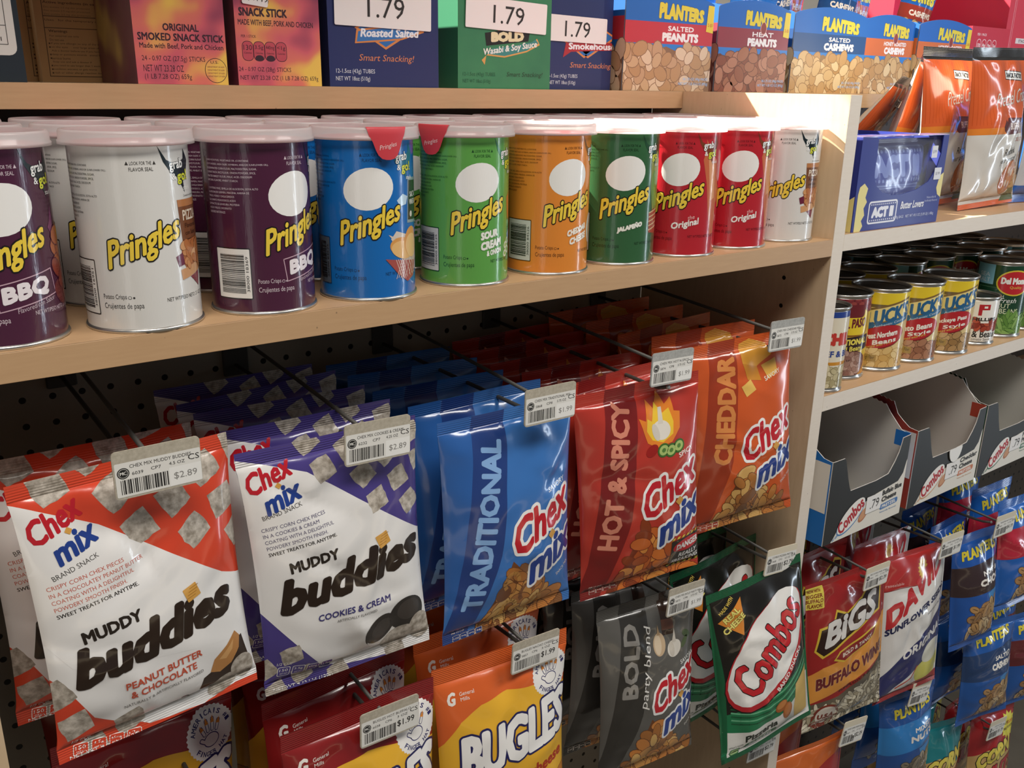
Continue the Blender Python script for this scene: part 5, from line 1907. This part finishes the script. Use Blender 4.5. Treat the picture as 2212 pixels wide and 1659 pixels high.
carton('red_carton', 1.5300, 1.6480, 0.4050, 0.52, ZT, 0.45, M('#c8354a', 'card'), RED, a, None, 'tall red carton standing behind the low red carton with nutrition bubbles')


# ------------------------------------------------------------------ right bay, upper shelf
ZA = 0.0040


def popcorn():
    W, H, D = 178.0, 104.0, 190.0
    root = empty('popcorn_carton', (0.8725, 0.0040, ZA))
    navy = M('#27348a', 'card', rough=0.5)
    # front panel with a curved opening
    out = [(0, 0), (W, 0), (W, H), (W - 12, H), (W - 12, 82), (W - 18, 64), (W - 32, 50), (W - 55, 42), (W - 85, 38), (72, 38), (52, 42), (38, 50), (32, 60), (31, 66), (31, H - 4), (28, H), (0, H)]
    b = MB()
    from mathutils.geometry import tessellate_polygon
    tris = tessellate_polygon([[Vector((x, z, 0)) for x, z in out]])
    n = len(out)
    V = [(x * MM, 0, z * MM) for x, z in out] + [(x * MM, 0.0012, z * MM) for x, z in out]
    b.add(V, [t for t in tris] + [tuple(n + i for i in t)[::-1] for t in tris] + [(i, n + i, n + (i + 1) % n, (i + 1) % n) for i in range(n)], navy)
    a = Art('card')
    a.rrect(28, 7, 86, 33, 4, '#e9e9f2', 1)
    a.rrect(30, 9, 84, 31, 3, '#2a3688', 2)
    for k in range(13):
        a.rect(32.5 + 4 * k, 28.2, 34.2 + 4 * k, 29.8, '#e9e9f2', 3)
        a.rect(32.5 + 4 * k, 10.2, 34.2 + 4 * k, 11.8, '#e9e9f2', 3)
    a.text('ACT II', 57, 20, 44, 13, '#e9e9f2', 3, bold=0.09)
    a.text('Butter Lovers', 118, 25, 50, 9, '#e9e9f2', 2, bold=0.03, shear=0.2)
    a.text('Naturally &', 158, 31, 20, 3.2, '#c3c8e6', 2)
    a.text('Artificially Flavored', 158, 27, 28, 3.2, '#c3c8e6', 2)
    a.text('18-78g BAGS   NET WT 49.5 OZ (3.09 LB) 1.40kg', 124, 11, 88, 4.6, '#c3c8e6', 2, bold=0.02)
    pop = [(0, 0), (12, 0), (16, 6), (12, 12), (17, 18), (14, 26), (19, 33), (15, 38), (18, 48), (10, 54), (2, 50), (0, 42)]
    a.poly([(x + 4, z) for x, z in pop], '#e6d98e', 1)
    a.poly([(W - 12, 42), (W - 8, 56), (W, 60), (W, 30), (W - 8, 34)], '#e6d98e', 1)
    for P, m_, lv in a.it:
        b.add(np.stack([P[:, 0] * MM, np.full(len(P), -0.00012 - lv * 0.0001), P[:, 1] * MM], -1), [tuple(range(len(P)))], m_)
    b.build('front_panel', root)
    b = MB()
    b.box(0, 0.0012, 0.0014, D * MM, 0, H * MM, navy)
    a = Art('card')
    a.poly([(0, 0), (0, 34), (14, 40), (24, 36), (30, 40), (30, 0)], '#e6d98e', 1)
    for P, m_, lv in a.it:
        b.add(np.stack([np.full(len(P), -0.0002), (31 - P[:, 0]) * MM, P[:, 1] * MM], -1), [tuple(range(len(P)))], m_)
    b.build('side_panel', root)
    b = MB()
    b.box(W * MM - 0.0012, W * MM, 0.0014, D * MM, 0, H * MM, navy)
    b.build('side_panel', root)
    b = MB()
    b.box(0.0012, W * MM - 0.0012, D * MM - 0.0012, D * MM, 0, H * MM, navy)
    b.build('back_panel', root)
    # top flap strip and clear wrap
    b = MB()
    b.box(0, W * MM, 0.0, 0.028, H * MM, H * MM + 0.0008, M('#6f72a8', 'film'))
    b.build('top_flap', root)
    b = MB()
    b.box(0, W * MM, 0.15, D * MM, H * MM, H * MM + 0.0008, navy)
    b.build('top_flap', root)
    wrap = bpy.data.materials.new('clear_wrap')
    wrap.use_nodes = True
    nt = wrap.node_tree
    g = nt.nodes['Principled BSDF']
    g.inputs['Base Color'].default_value = (0.9, 0.92, 1, 1)
    g.inputs['Roughness'].default_value = 0.12
    g.inputs['Alpha'].default_value = 0.10
    nz = nt.nodes.new('ShaderNodeTexNoise')
    nz.inputs['Scale'].default_value = 14
    bp = nt.nodes.new('ShaderNodeBump')
    bp.inputs['Distance'].default_value = 0.002
    nt.links.new(nz.outputs[0], bp.inputs['Height'])
    f = lambda u, v: np.stack([u, 2.6 + 1.6 * np.sin(u / 38 + v / 30) + 0.5 * np.sin(u / 17 - v / 14), v], -1) * MM
    printed('clear_wrap', f, cuts(8, W - 4, 6), cuts(30, H - 1, 5), wrap, None, root)
    for s in ((W - 34, 78, 12), (W - 22, 52, 15)):
        b = MB()
        b.box(s[0] * MM, (s[0] + s[2]) * MM, -0.0006, -0.0003, s[1] * MM, (s[1] + 14) * MM, M('#e3e6ee', 'paper'))
        a2 = Art('paper')
        a2.text('$.99', s[0] + s[2] / 2, s[1] + 7, s[2] * .6, 4, '#8b8ea0', 1)
        for P, m_, lv in a2.it:
            b.add(np.stack([P[:, 0] * MM, np.full(len(P), -0.0007), P[:, 1] * MM], -1), [tuple(range(len(P)))], m_)
        b.build('price_sticker', root)
    tag(root, 'navy popcorn carton with a curved front opening beside the wooden upright', 'carton')
    # packets standing inside
    a = Art('film')
    ink = '#7c8fd0'
    a.rrect(-62, -4, 62, 42, 6, ink, 1)
    a.rrect(-60, -2, 60, 40, 5, '#34459c', 2)
    for k in range(15):
        a.ell(-53 + 7.6 * k, 35.5, 2, 2, ink, 3)
        a.ell(-53 + 7.6 * k, 2.6, 2, 2, ink, 3)
    a.text('ACT II', 0, 19, 100, 26, ink, 3, bold=0.1)
    a.text('Butter Lovers', -8, -14, 70, 10, '#8a9ad2', 3, bold=0.02, shear=.2)
    a.line([(-62, -7), (0, -5), (62, -7)], 1.2, ink, 2)
    a.poly([(44, -46), (40, -20), (50, -6), (58, 10), (62, 40), (74, 44), (74, -46)], '#1b1c22', 2)
    p0 = make_bag('popcorn_packet', 166, 99, 20, '#34459c', a, 5, 5, 71, kind='matfilm', crease=0.8)
    for k in range(6):
        o = p0 if k == 0 else copy_tree(p0)
        put(o, (0.8725 + 0.089, 0.0040 + 0.016 + 0.026 * k, ZA + 0.0510), (0, 0, 0))
        tag(o, 'blue popcorn packet standing in the navy carton%s' % (', showing through its front opening' if k == 0 else ', behind the front packet'), 'popcorn packet', None if k == 0 else 'popcorn packets behind the front one')


popcorn()


def pretzel_art():
    a = Art('film')
    a.rect(-80, 88, 80, 120, '#26231f', 1)
    a.poly([(-80, 88), (80, 88), (80, 2), (-80, 2)], '#d9602c', 1)
    for k in range(26):
        a.line([(-70 + 5.4 * k, 6), (-70 + 5.4 * k, 86)], 0.7, '#c9521f', 1.5)
    a.poly([(-80, 2), (80, 2), (80, -8), (-80, -6)], '#e0832e', 2)
    a.rect(-4, 62, 44, 74, '#1b1a18', 2, -3)
    a.rect(-3, 63, 43, 73, '#eceae6', 3, -3)
    a.text('SNACK FACTORY', 20, 68, 42, 6.6, '#1b1a18', 4, bold=0.05, rot=-3)
    a.text('Pretzel Crisps', 16, 38, 92, 24, '#e6ddd2', 4, bold=-0.005, shear=0.4, ysh=0.1, out='#7a3418', ow=0.012)
    a.poly([(-10, 2), (-4, 12), (0, 8), (4, 14), (80, 12), (80, -6), (0, -8), (-8, -2)], '#5c1f1c', 3)
    a.text('BUFFALO WING', 38, 2.5, 58, 9, '#e9dcd4', 4, bold=0.02)
    a.text('DELI STYLE', 44, -15, 34, 5, '#b5532e', 4)
    a.text('Rethink', 14, -30, 28, 9, '#3a3834', 4, shear=0.3, rot=8)
    a.text('your pretzel!', 14, -42, 42, 9, '#3a3834', 4, shear=0.3, rot=8)
    a.rect(-80, -120, 80, -6, '#d5d2cc', 0.5)
    a.ell(30, -66, 23, 24, '#b5683a', 3, 20)
    a.ell(30, -64, 20, 21, '#c4774a', 4, 20)
    for x, y in ((24, -56), (38, -60), (26, -74), (38, -76)):
        a.ell(x, y, 3.4, 5, '#e2d3c4', 5, 20)
    for k in range(9):
        a.ell(60, -36 - 5.5 * k, 15, 4, '#7a5a34', 3 + (k % 2) * .5, 6)
        a.ell(60, -35 - 5.5 * k, 14, 3, '#b98f58', 4 + (k % 2) * .5, 6)
    a.poly([(36, -100), (50, -84), (66, -82), (74, -100)], '#4b5a2c', 4)
    a.rect(-80, -104, 80, -97, '#d9602c', 2)
    a.rect(-80, -120, 80, -104, '#8f3a24', 2)
    return a


pz = make_bag('pretzel_bag', 147, 208, 38, '#d5d2cc', pretzel_art(), 12, 12, 80, topc='#26231f', botc='#8f3a24')
for k, (pos, rot, lab) in enumerate([((1.2440, 0.0480, ZA + 0.1065), (0, -3, -1.5), 'front pretzel bag, orange and white with black top, at the right of the popcorn carton'),
                                     ((1.2050, 0.0960, ZA + 0.1065), (4, -5, -0.5), 'second pretzel bag, half hidden behind the front orange and white one'),
                                     ((1.2120, 0.1600, ZA + 0.1050), (22, 13, 0), 'pretzel bag leaning behind the popcorn carton with its orange back showing'),
                                     ((1.1850, 0.2200, ZA + 0.088), (22, 38, 2), 'pretzel bag tipped furthest over in the shade behind the popcorn carton')]):
    o = pz if k == 0 else copy_tree(pz)
    put(o, pos, rot)
    tag(o, lab, 'pretzel bag', 'pretzel bags on the upper shelf')
a = Art('film')
a.rect(-80, -60, 80, 60, '#c9ccd2', 1)
a.text('SEA SALT', 0, 20, 60, 12, '#2a4a9a', 2, bold=0.05)
put(make_bag('pretzel_bag', 140, 170, 44, '#2a62b8', a, 12, 12, 81), (1.4020, 0.0400, ZA + 0.086), (-6, 2, 0))
tag(bpy.context.scene.objects['pretzel_bag.004'] if 'pretzel_bag.004' in bpy.data.objects else COL.objects[-1], 'blue and silver bag cut off at the right edge of the upper shelf', 'pretzel bag')


# ------------------------------------------------------------------ tinned food
def tin(name, R, H, base, art, topdark=True):
    root = empty(name)
    full = math.pi * R / MM
    lo, hi = (6, H - 5)
    f = lambda u, v: np.stack([R * np.sin(u * MM / R), -R * np.cos(u * MM / R), v * MM], -1)
    # artwork is drawn in the same arc units as the can
    mb = MB()
    printed('', f, cuts(-full, full, 4.2), [lo, (lo + hi) / 2, hi], M(base, 'tin'), art, mb=mb, lift=0.00008)
    mesh('paper_label', mb.V, mb.F, mb.mats, mb.I, mb.N, root)
    b = MB()
    r, h = R, H * MM
    b.lathe([(r - 0.0045, 0.0016), (r - 0.0022, 0.0004), (r + 0.0004, 0.0), (r + 0.0012, 0.0016), (r + 0.0004, 0.0032), (r - 0.0012, 0.0046), (r - 0.0006, 0.0062)], TIN, 48, cap0=True)
    b.build('bottom_rim', root, True)
    b = MB()
    b.lathe([(r - 0.0006, h - 0.0052), (r - 0.0012, h - 0.0044), (r + 0.0004, h - 0.0032), (r + 0.0012, h - 0.0012), (r + 0.0005, h), (r - 0.0008, h), (r - 0.0018, h - 0.0018), (r - 0.0020, h - 0.0036)], TIN, 48)
    b.build('top_rim', root, True)
    b = MB()
    b.lathe([(r - 0.0019, h - 0.0034), (r - 0.0034, h - 0.0042), (r - 0.006, h - 0.0036), (r - 0.0085, h - 0.0040), (r - 0.013, h - 0.0036), (0.0005, h - 0.0036)],
            M('#4e4c49', 'plain', metal=0.85, rough=0.32), 48, cap1=True)
    b.build('lid', root, True)
    return root


def luck(name, nuts, one, two):
    a = Art('tin')
    a.poly([(-118, 0), (-30, 0), (-30, 108), (-118, 108)], '#d9b98a', 0.5)
    a.rect(-40, 88, 60, 104, '#e5c92e', 1)
    a.poly([(-40, 0), (-40, 90), (60, 90), (60, 0)], '#dcc38a', 0.8)
    a.rect(-40, 0, -30, 104, '#e5c92e', 1.2)
    a.rect(-25, 26, -21, 88, '#6e5c3a', 2)
    a.rect(-25, 84, 50, 88, '#6e5c3a', 2)
    a.poly([(-20, 84), (-14, 86), (-2, 58), (-10, 56)], '#6e5c3a', 2)
    a.poly([(-12, 60), (-16, 80), (46, 98), (50, 74)], '#7d6238', 3)
    a.poly([(-10, 62), (-13, 78), (44, 95), (47, 76)], '#e9d58a', 4)
    a.text("LUCK'S", 17, 76, 56, 20, '#25608f', 5, bold=0.045, ysh=0.28)
    a.poly([(-8, 54), (-8, 60), (46, 76), (46, 68)], '#2a6a94', 5)
    a.text('Authentic Country', 20, 64.5, 44, 4, '#d9e2ea', 6, ysh=0.28)
    a.ell(10, 46, 31, 15, '#7a1820', 6, 14)
    a.ell(10, 46.5, 30, 14, '#b5222c', 7, 14)
    a.text(one, 8, 49, 44, 8, '#f1ece6', 8, bold=0.05, ysh=0.2)
    a.text(two, 14, 41, 30, 6.4, '#f1ece6', 8, bold=0.05, ysh=0.2)
    a.text('Seasoned with Pork', 4, 35, 36, 3.6, '#e5c95a', 8, ysh=0.3)
    a.poly([(-22, 20), (-14, 26), (10, 30), (34, 30), (50, 24), (50, 6), (-10, 6), (-20, 12)], nuts[-1], 3)
    a.blobs(lambda x, y: y < 30 and (x > -18), -20, 8, 52, 30, 7.4, nuts[:-1], 3.5, 5, edge=nuts[-1], dens=1.15)
    a.poly([(-26, 14), (-26, 24), (6, 22), (6, 13)], '#a88a4c', 7)
    a.text('Low Fat & High Fiber', -10, 18, 28, 6, '#4a3a1c', 8)
    return a


def elpaso():
    a = Art('tin')
    a.poly([(-60, 86), (60, 86), (60, 108), (-60, 108)], '#5c1f26', 1)
    for k in range(9):
        for j in range(3):
            a.ell(-44 + 11 * k + 5 * (j % 2), 90 + 6 * j, 5, 4, '#7d2c30', 2 + j * .3)
            a.ell(-44 + 11 * k + 5 * (j % 2), 91.5 + 6 * j, 3.6, 2.4, '#94413c', 2.2 + j * .3)
    a.rrect(-19, 56, 42, 92, 9, '#8a5a1c', 3)
    a.rrect(-17, 58, 40, 90, 8, '#e2c52e', 4)
    a.rrect(-10, 80, 34, 96, 5, '#6b1f26', 5)
    a.text('OLD EL PASO', 12, 72, 52, 12, '#6b1f26', 5, bold=0.04, ysh=0.1)
    a.poly([(-26, 44), (-16, 52), (46, 58), (50, 40), (-10, 32), (-20, 38)], '#2d1a1e', 4)
    a.text('TRADITIONAL', 14, 48.5, 58, 8, '#e6d65a', 5, bold=0.06, ysh=0.08)
    a.text('Refried Beans', 14, 40, 46, 6.4, '#e6d65a', 5, bold=0.03, ysh=0.08)
    a.poly([(-60, 30), (60, 30), (60, 0), (-60, 0)], '#c98a2a', 1)
    a.ell(10, 18, 36, 20, '#5a1f1c', 4, 10)
    a.ell(10, 20, 32, 17, '#7d5548', 5, 10)
    a.blobs(lambda x, y: ((x - 10) / 30) ** 2 + ((y - 20) / 15) ** 2 < 1, -20, 4, 42, 36, 6, ['#9a766a', '#8a6257', '#b09084'], 5.5, 3, edge='#6a4438', dens=1.2)
    return a


def pork():
    a = Art('tin')
    a.rect(-100, 0, 100, 70, '#e9e5de', 0.4)
    a.poly([(-30, 24), (60, 24), (60, 44), (-30, 44)], '#8a2a20', 1)
    a.blobs(lambda x, y: 24 < y < 38, -30, 26, 60, 37, 7, ['#a5402c', '#8f3222', '#b8523a'], 1.5, 2, edge='#5a1a14')
    a.poly([(-18, 64), (44, 64), (42, 40), (30, 33), (-4, 33), (-16, 40)], '#eeebe5', 3)
    a.rect(6, 44, 11, 60, '#b5222c', 4)
    a.rect(11, 52, 22, 60, '#b5222c', 4)
    a.rect(13, 54.5, 18, 57.5, '#eeebe5', 5)
    a.text('PHILLIPS', 14, 38.5, 42, 5.4, '#23201d', 4, bold=0.08)
    a.text('Pork & Beans', 8, 17, 62, 10, '#23201d', 3, bold=0.02)
    a.text('In Tomato Sauce', 12, 9.5, 38, 4, '#5a5550', 3)
    a.text('NET WT 8 OZ', 12, 5, 26, 2.6, '#3a3733', 3)
    return a


def greenbean():
    a = Art('tin')
    a.rect(-40, 78, -10, 108, '#7fb8cc', 2)
    a.text('SEA', -24, 92, 16, 6, '#d9e8ee', 3)
    a.text('SALT', -24, 84, 18, 6, '#d9e8ee', 3)
    a.ell(20, 82, 26, 19, '#d9c23e', 3)
    a.ell(20, 82, 24, 17, '#c0262e', 4)
    a.text('Del Monte', 20, 85, 40, 10, '#f1efe9', 5, bold=0.06)
    a.text('Quality', 22, 75, 18, 5, '#e5c95a', 5)
    a.frame(-30, 38, 50, 74, .6, '#5d8a62', 2)
    a.text('MADE WITH', -10, 62, 34, 4, '#cfe0cf', 3)
    a.text('Fresh', 14, 56, 24, 7, '#eef0ea', 3, shear=.3)
    a.text('CUT', 8, 48, 20, 6.5, '#dfe6c0', 3)
    a.text('GREEN BEANS', 2, 40, 58, 7.4, '#dfe6c0', 3)
    a.poly([(-50, 6), (50, 6), (50, 32), (10, 36), (-50, 30)], '#3f6a2c', 2)
    a.blobs(lambda x, y: y < 33, -48, 8, 50, 33, 8, ['#6f9a48', '#5d883a', '#87ad5c'], 2.5, 4, asp=4.2, edge='#2f5522', dens=1.2)
    return a


def clearbean():
    a = Art('tin')
    a.rect(-80, 0, 80, 30, '#cfc4a0', 1)
    a.blobs(lambda x, y: True, -60, 4, 60, 30, 6, ['#d9cfae', '#bfb48e', '#a89c74'], 1.5, 4, edge='#7a6e4c')
    a.rect(-80, 92, 80, 108, '#23408f', 1)
    a.rect(-80, 34, 80, 38, '#c98a2a', 1)
    a.text('BEEF & BEAN', 20, 48, 60, 8, '#23408f', 2, bold=0.05)
    a.text('CHILI', 16, 66, 44, 16, '#c0362e', 2, bold=0.08)
    return a


ZB = -0.1876
LB = {}
LB['chili'] = tin('food_tin', 0.0262, 104, '#e0d8c4', clearbean())
LB['elpaso'] = tin('food_tin', 0.0360, 108, '#d9b52c', elpaso())
LB['great'] = tin('food_tin', 0.0360, 108, '#e5c92e', luck('', ['#d9b878', '#cfa862', '#e3c990', '#a87e40'], 'Great Northern', 'Beans'))
LB['pinto'] = tin('food_tin', 0.0360, 108, '#e5c92e', luck('', ['#a8765a', '#96644a', '#ba8a6c', '#5a3424'], 'Pinto Beans', 'Style'))
LB['black'] = tin('food_tin', 0.0360, 108, '#e5c92e', luck('', ['#b08c5c', '#9a7648', '#c4a274', '#4a3420'], 'Blackeye Peas', 'Style'))
LB['pork'] = tin('food_tin', 0.0322, 70, '#e9e5de', pork())
LB['green'] = tin('food_tin', 0.0360, 112, '#17402a', greenbean())
front_row = [('chili', 0.8835, 0.0290, -50, 'bean tin cut off by the wooden upright, leftmost on its shelf'),
             ('elpaso', 0.9510, 0.0560, -58, 'yellow and maroon refried beans tin with roof tile top'),
             ('great', 1.0250, 0.0490, -60, 'yellow tin of great northern beans'),
             ('pinto', 1.1000, 0.0450, -60, 'yellow tin of pinto beans'),
             ('black', 1.1780, 0.0400, -60, 'yellow tin of blackeye peas'),
             ('pork', 1.2580, 0.0400, -62, 'short white tin of pork and beans'),
             ('green', 1.3360, 0.0440, -66, 'dark green tin of cut green beans'),
             ('green', 1.4120, 0.0440, -56, 'dark green tin to the right of the green bean tin, at the picture edge')]
placed = set()
for key, x, y, rz, lab in front_row:
    o = LB[key] if key not in placed else copy_tree(LB[key])
    placed.add(key)
    o.location = (x, y, ZB)
    o.rotation_euler = (0, 0, R_(rz))
    tag(o, lab, 'tin', 'food tins in the front row')
back_keys = ['chili', 'elpaso', 'great', 'pinto', 'green', 'green', 'green', 'green', 'green']
what = {'chili': 'bean tin', 'elpaso': 'refried beans tin', 'great': 'great northern beans tin', 'pinto': 'pinto beans tin', 'green': 'dark green tin'}
cols = ['first', 'second', 'third', 'fourth', 'fifth', 'sixth', 'seventh', 'eighth', 'ninth']
for row in (1, 2):
    for i, key in enumerate(back_keys):
        x = 0.8905 + 0.0775 * i + (0.0 if row == 1 else 0.006)
        if key == 'chili':
            x -= 0.009
        o = copy_tree(LB[key], (x, 0.0520 + 0.0775 * row, ZB), (0, 0, R_(rr.uniform(-70, -20))))
        tag(o, '%s in the %s row, %s from the wooden upright, in shade' % (what[key], 'middle' if row == 1 else 'back', cols[i]), 'tin', 'food tins behind the front row')


# ------------------------------------------------------------------ open display cartons of filled pretzels
GREYB = M('#cbc7c0', 'card')
ZC = -0.3978


def snack_tray(x0, W, y0, side, stripe, l1, l2, band, label, Dp=0.20):
    root = empty('snack_tray', (x0, y0, ZC))
    H = 116.0
    blk = M('#22211f', 'card')
    out = [(0, 0), (W, 0), (W, H)]
    nr = random.Random(int(W))
    out += [(W - 18, H - 1), (W - 19, H - 6), (W - 23, H - 20), (W - 30, H - 32), (W - 38, H - 42), (W - 42, H - 47)]
    out += [(W * .60, 66), (W * .44, 66), (W * .27, 66), (W * .25, 72), (W * .22, 84), (W * .19, 98), (W * .16, H - 4), (W * .145, H), (0, H)]
    from mathutils.geometry import tessellate_polygon
    tris = tessellate_polygon([[Vector((x, z, 0)) for x, z in out]])
    n = len(out)
    b = MB()
    V = [(x * MM, 0, z * MM) for x, z in out] + [(x * MM, 0.0012, z * MM) for x, z in out]
    b.add(V, list(tris), blk)
    b.add(V, [tuple(n + i for i in t)[::-1] for t in tris] + [(i, n + i, n + (i + 1) % n, (i + 1) % n) for i in range(n)], M('#dcd9d2', 'card'))
    a = Art('card')
    a.poly([(W * .10, 0), (W * .16, 14), (W * .30, 30), (W * .48, 40), (W * .62, 46), (W - 16, 52), (W - 6, 62), (W - 2, 78), (W, 82), (W, 0)], '#e6e1d6', 1)
    for k in range(4):
        a.line([(W * .10 + 3 * k, 1 + k), (W * .2 + 2 * k, 12 + 1.5 * k), (W * .34, 20 + 2 * k), (W * .46, 28 + 2.4 * k)], 1.8, stripe if k % 2 else '#d9d6cf', 2 + k * .2)
    a.ell(W * .32, 27, 33, 15, stripe, 3, 33)
    a.ell(W * .32, 28.5, 32, 14.2, '#efece6', 4, 33)
    a.text('Combos', W * .315, 29, 58, 19, '#b5222c', 5, bold=0.035, rot=33)
    a.ell(W * .48, 22, 12, 7, '#b5714a', 3, 40)
    a.ell(W * .48, 23, 10, 5.6, '#cf9870', 4, 40)
    a.text(l1, W * .84, 44, W * .26, 8, '#23211f', 3, bold=0.06, ysh=0.06)
    a.text(l2, W * .81, 34, W * .20, 8, '#23211f', 3, bold=0.06, ysh=0.06)
    a.rrect(W * .70, 19, W * .94, 27, 3, band, 3, 3)
    a.text('PRETZEL', W * .82, 23, W * .19, 5, '#eeeae4', 4, bold=0.06, rot=3)
    a.text('Naturally flavored', W * .82, 14, W * .22, 3, stripe, 3)
    for P, m_, lv in split_axis(a.it, 0, [0.2, W - 0.2]):
        b.add(np.stack([P[:, 0] * MM, np.full(len(P), -0.00012 - lv * 0.0001), P[:, 1] * MM], -1), [tuple(range(len(P)))], m_)
    b.build('front_panel', root)
    b = MB()
    b.box(W * .50 * MM, W * .70 * MM, -0.0012, -0.0009, 0.022, 0.046, M('#eceae8', 'paper'))
    a = Art('paper')
    a.text('.79', W * .61, 33.5, 20, 13, '#2d2b29', 1)
    for P, m_, lv in a.it:
        b.add(np.stack([P[:, 0] * MM, np.full(len(P), -0.0013), P[:, 1] * MM], -1), [tuple(range(len(P)))], m_)
    b.build('price_sticker', root)
    for sgn in (0, 1):
        b = MB()
        ps = [(0.0012, 0), (Dp, 0), (Dp, 0.160)]
        for k in range(40):
            t = k / 39
            y = Dp - 0.004 - t * (Dp - 0.046)
            ps.append((y, 0.160 - 0.022 * max(0, t - .3) ** 1.5 + (0.0009 if k % 2 else -0.0009)))
        ps += [(0.034, 0.138), (0.024, 0.128), (0.014, 0.1185), (0.0012, H * MM)] if sgn else [(0.034, 0.132), (0.024, 0.124), (0.014, 0.1175), (0.0012, H * MM)]
        xa, xb = (0.0, 0.0011) if sgn == 0 else (W * MM - 0.0011, W * MM)
        m = len(ps)
        from mathutils.geometry import tessellate_polygon as tp
        tr = tp([[Vector((y, z, 0)) for y, z in ps]])
        V = [(xa, y, z) for y, z in ps] + [(xb, y, z) for y, z in ps]
        oc, ic = (side, GREYB) if sgn == 0 else (GREYB, side)
        b.add(V, list(tr), oc)
        b.add(V, [tuple(m + i for i in t) for t in tr], ic)
        b.add(V, [(i, m + i, m + (i + 1) % m, (i + 1) % m) for i in range(m)], M('#dcd9d2', 'card'))
        if sgn == 0:
            b.box(-0.0003, -0.0001, 0.003, Dp - 0.02, 0.045, 0.112, M('#e3dfd8', 'card'))
        else:
            b.box(xa - 0.0002, xb, 0.0012, 0.022, 0.096, 0.1175, side)
        b.build('side_panel', root)
    b = MB()
    b.box(0.0011, W * MM - 0.0011, Dp - 0.0011, Dp, 0, 0.160, GREYB)
    b.build('back_panel', root)
    b = MB()
    b.box(0.0011, W * MM - 0.0011, 0.0012, Dp - 0.0011, 0, 0.0011, GREYB)
    b.build('tray_floor', root)
    return tag(root, label, 'open carton', 'open cartons of filled pretzels')


snack_tray(0.8935, 174, 0.0, M('#1a6fc0', 'card'), '#4a82b8', 'Buffalo Blue', 'Cheese', '#3f74b0', 'open black display carton with blue side, nearest the upright')
snack_tray(1.0860, 182, 0.0, M('#a8402c', 'card'), '#d09a6a', 'Cheddar', 'Cheese', '#c9744a', 'open black display carton with rust red side and white tab')
snack_tray(1.2740, 182, 0.0, M('#17462f', 'card'), '#2f6a4a', 'Pizzeria', 'Pretzel', '#2f6a4a', 'open black display carton with green side at the right edge')


def pouch_small(col, c2, seed):
    a = Art('film')
    a.ell(0, 6, 40, 20, '#e9e5de', 2, 30)
    a.ell(0, 6, 37, 17.5, '#c0252f', 3, 30)
    a.ell(0, 7, 35, 15.5, '#e9e5de', 4, 30)
    a.text('Combos', 0, 7, 62, 17, '#c0252f', 5, bold=0.07, rot=30)
    a.rect(-50, -60, 50, -26, c2, 1)
    return make_bag('pretzel_pouch', 84, 118, 24, col, a, 8, 8, seed, step=6)


for (x, col, c2, sd, what_) in ((0.8935, '#211f1d', '#2a5fa8', 91, 'blue sided'), (1.0860, '#9a4522', '#c9824a', 92, 'rust red sided'), (1.2740, '#1d5a3a', '#2f7a52', 93, 'green sided')):
    p_ = pouch_small(col, c2, sd)
    for k in range(3 if x > 1 else 2):
        o = p_ if k == 0 else copy_tree(p_)
        put(o, (x + 0.055 + 0.028 * k, 0.075 + 0.040 * k, ZC + (0.040 if x < 1 else 0.066 - 0.004 * k)), (8 - 10 * k, -38 if x > 1 else -52, 4 - 6 * k))
        tag(o, 'filled pretzel pouch lying %s in the %s carton' % (['foremost', 'in the middle', 'rearmost'][k], what_), 'pretzel pouch', 'pretzel pouches in the open cartons')
b = MB()
V = [(0.0, 0, 0.0)] + [(0.017 * math.cos(math.pi + math.pi * k / 16), 0, 0.022 * math.sin(math.pi + math.pi * k / 16)) for k in range(17)]
V += [(x, 0.0008, z) for x, y, z in V]
b.add(V, [tuple(range(1, 18)), tuple(range(35, 18, -1))] + [(i, 18 + i, 19 + i, i + 1) for i in range(1, 17)], M('#f1efeb', 'card'))
o = b.build('torn_tab', None)
for r_ in COL.objects:
    if r_.get('label', '').startswith('open black display carton with rust'):
        o.parent = r_
o.location = (0.108, -0.0022, 0.0685)

# ------------------------------------------------------------------ clean up
bpy.context.view_layer.update()
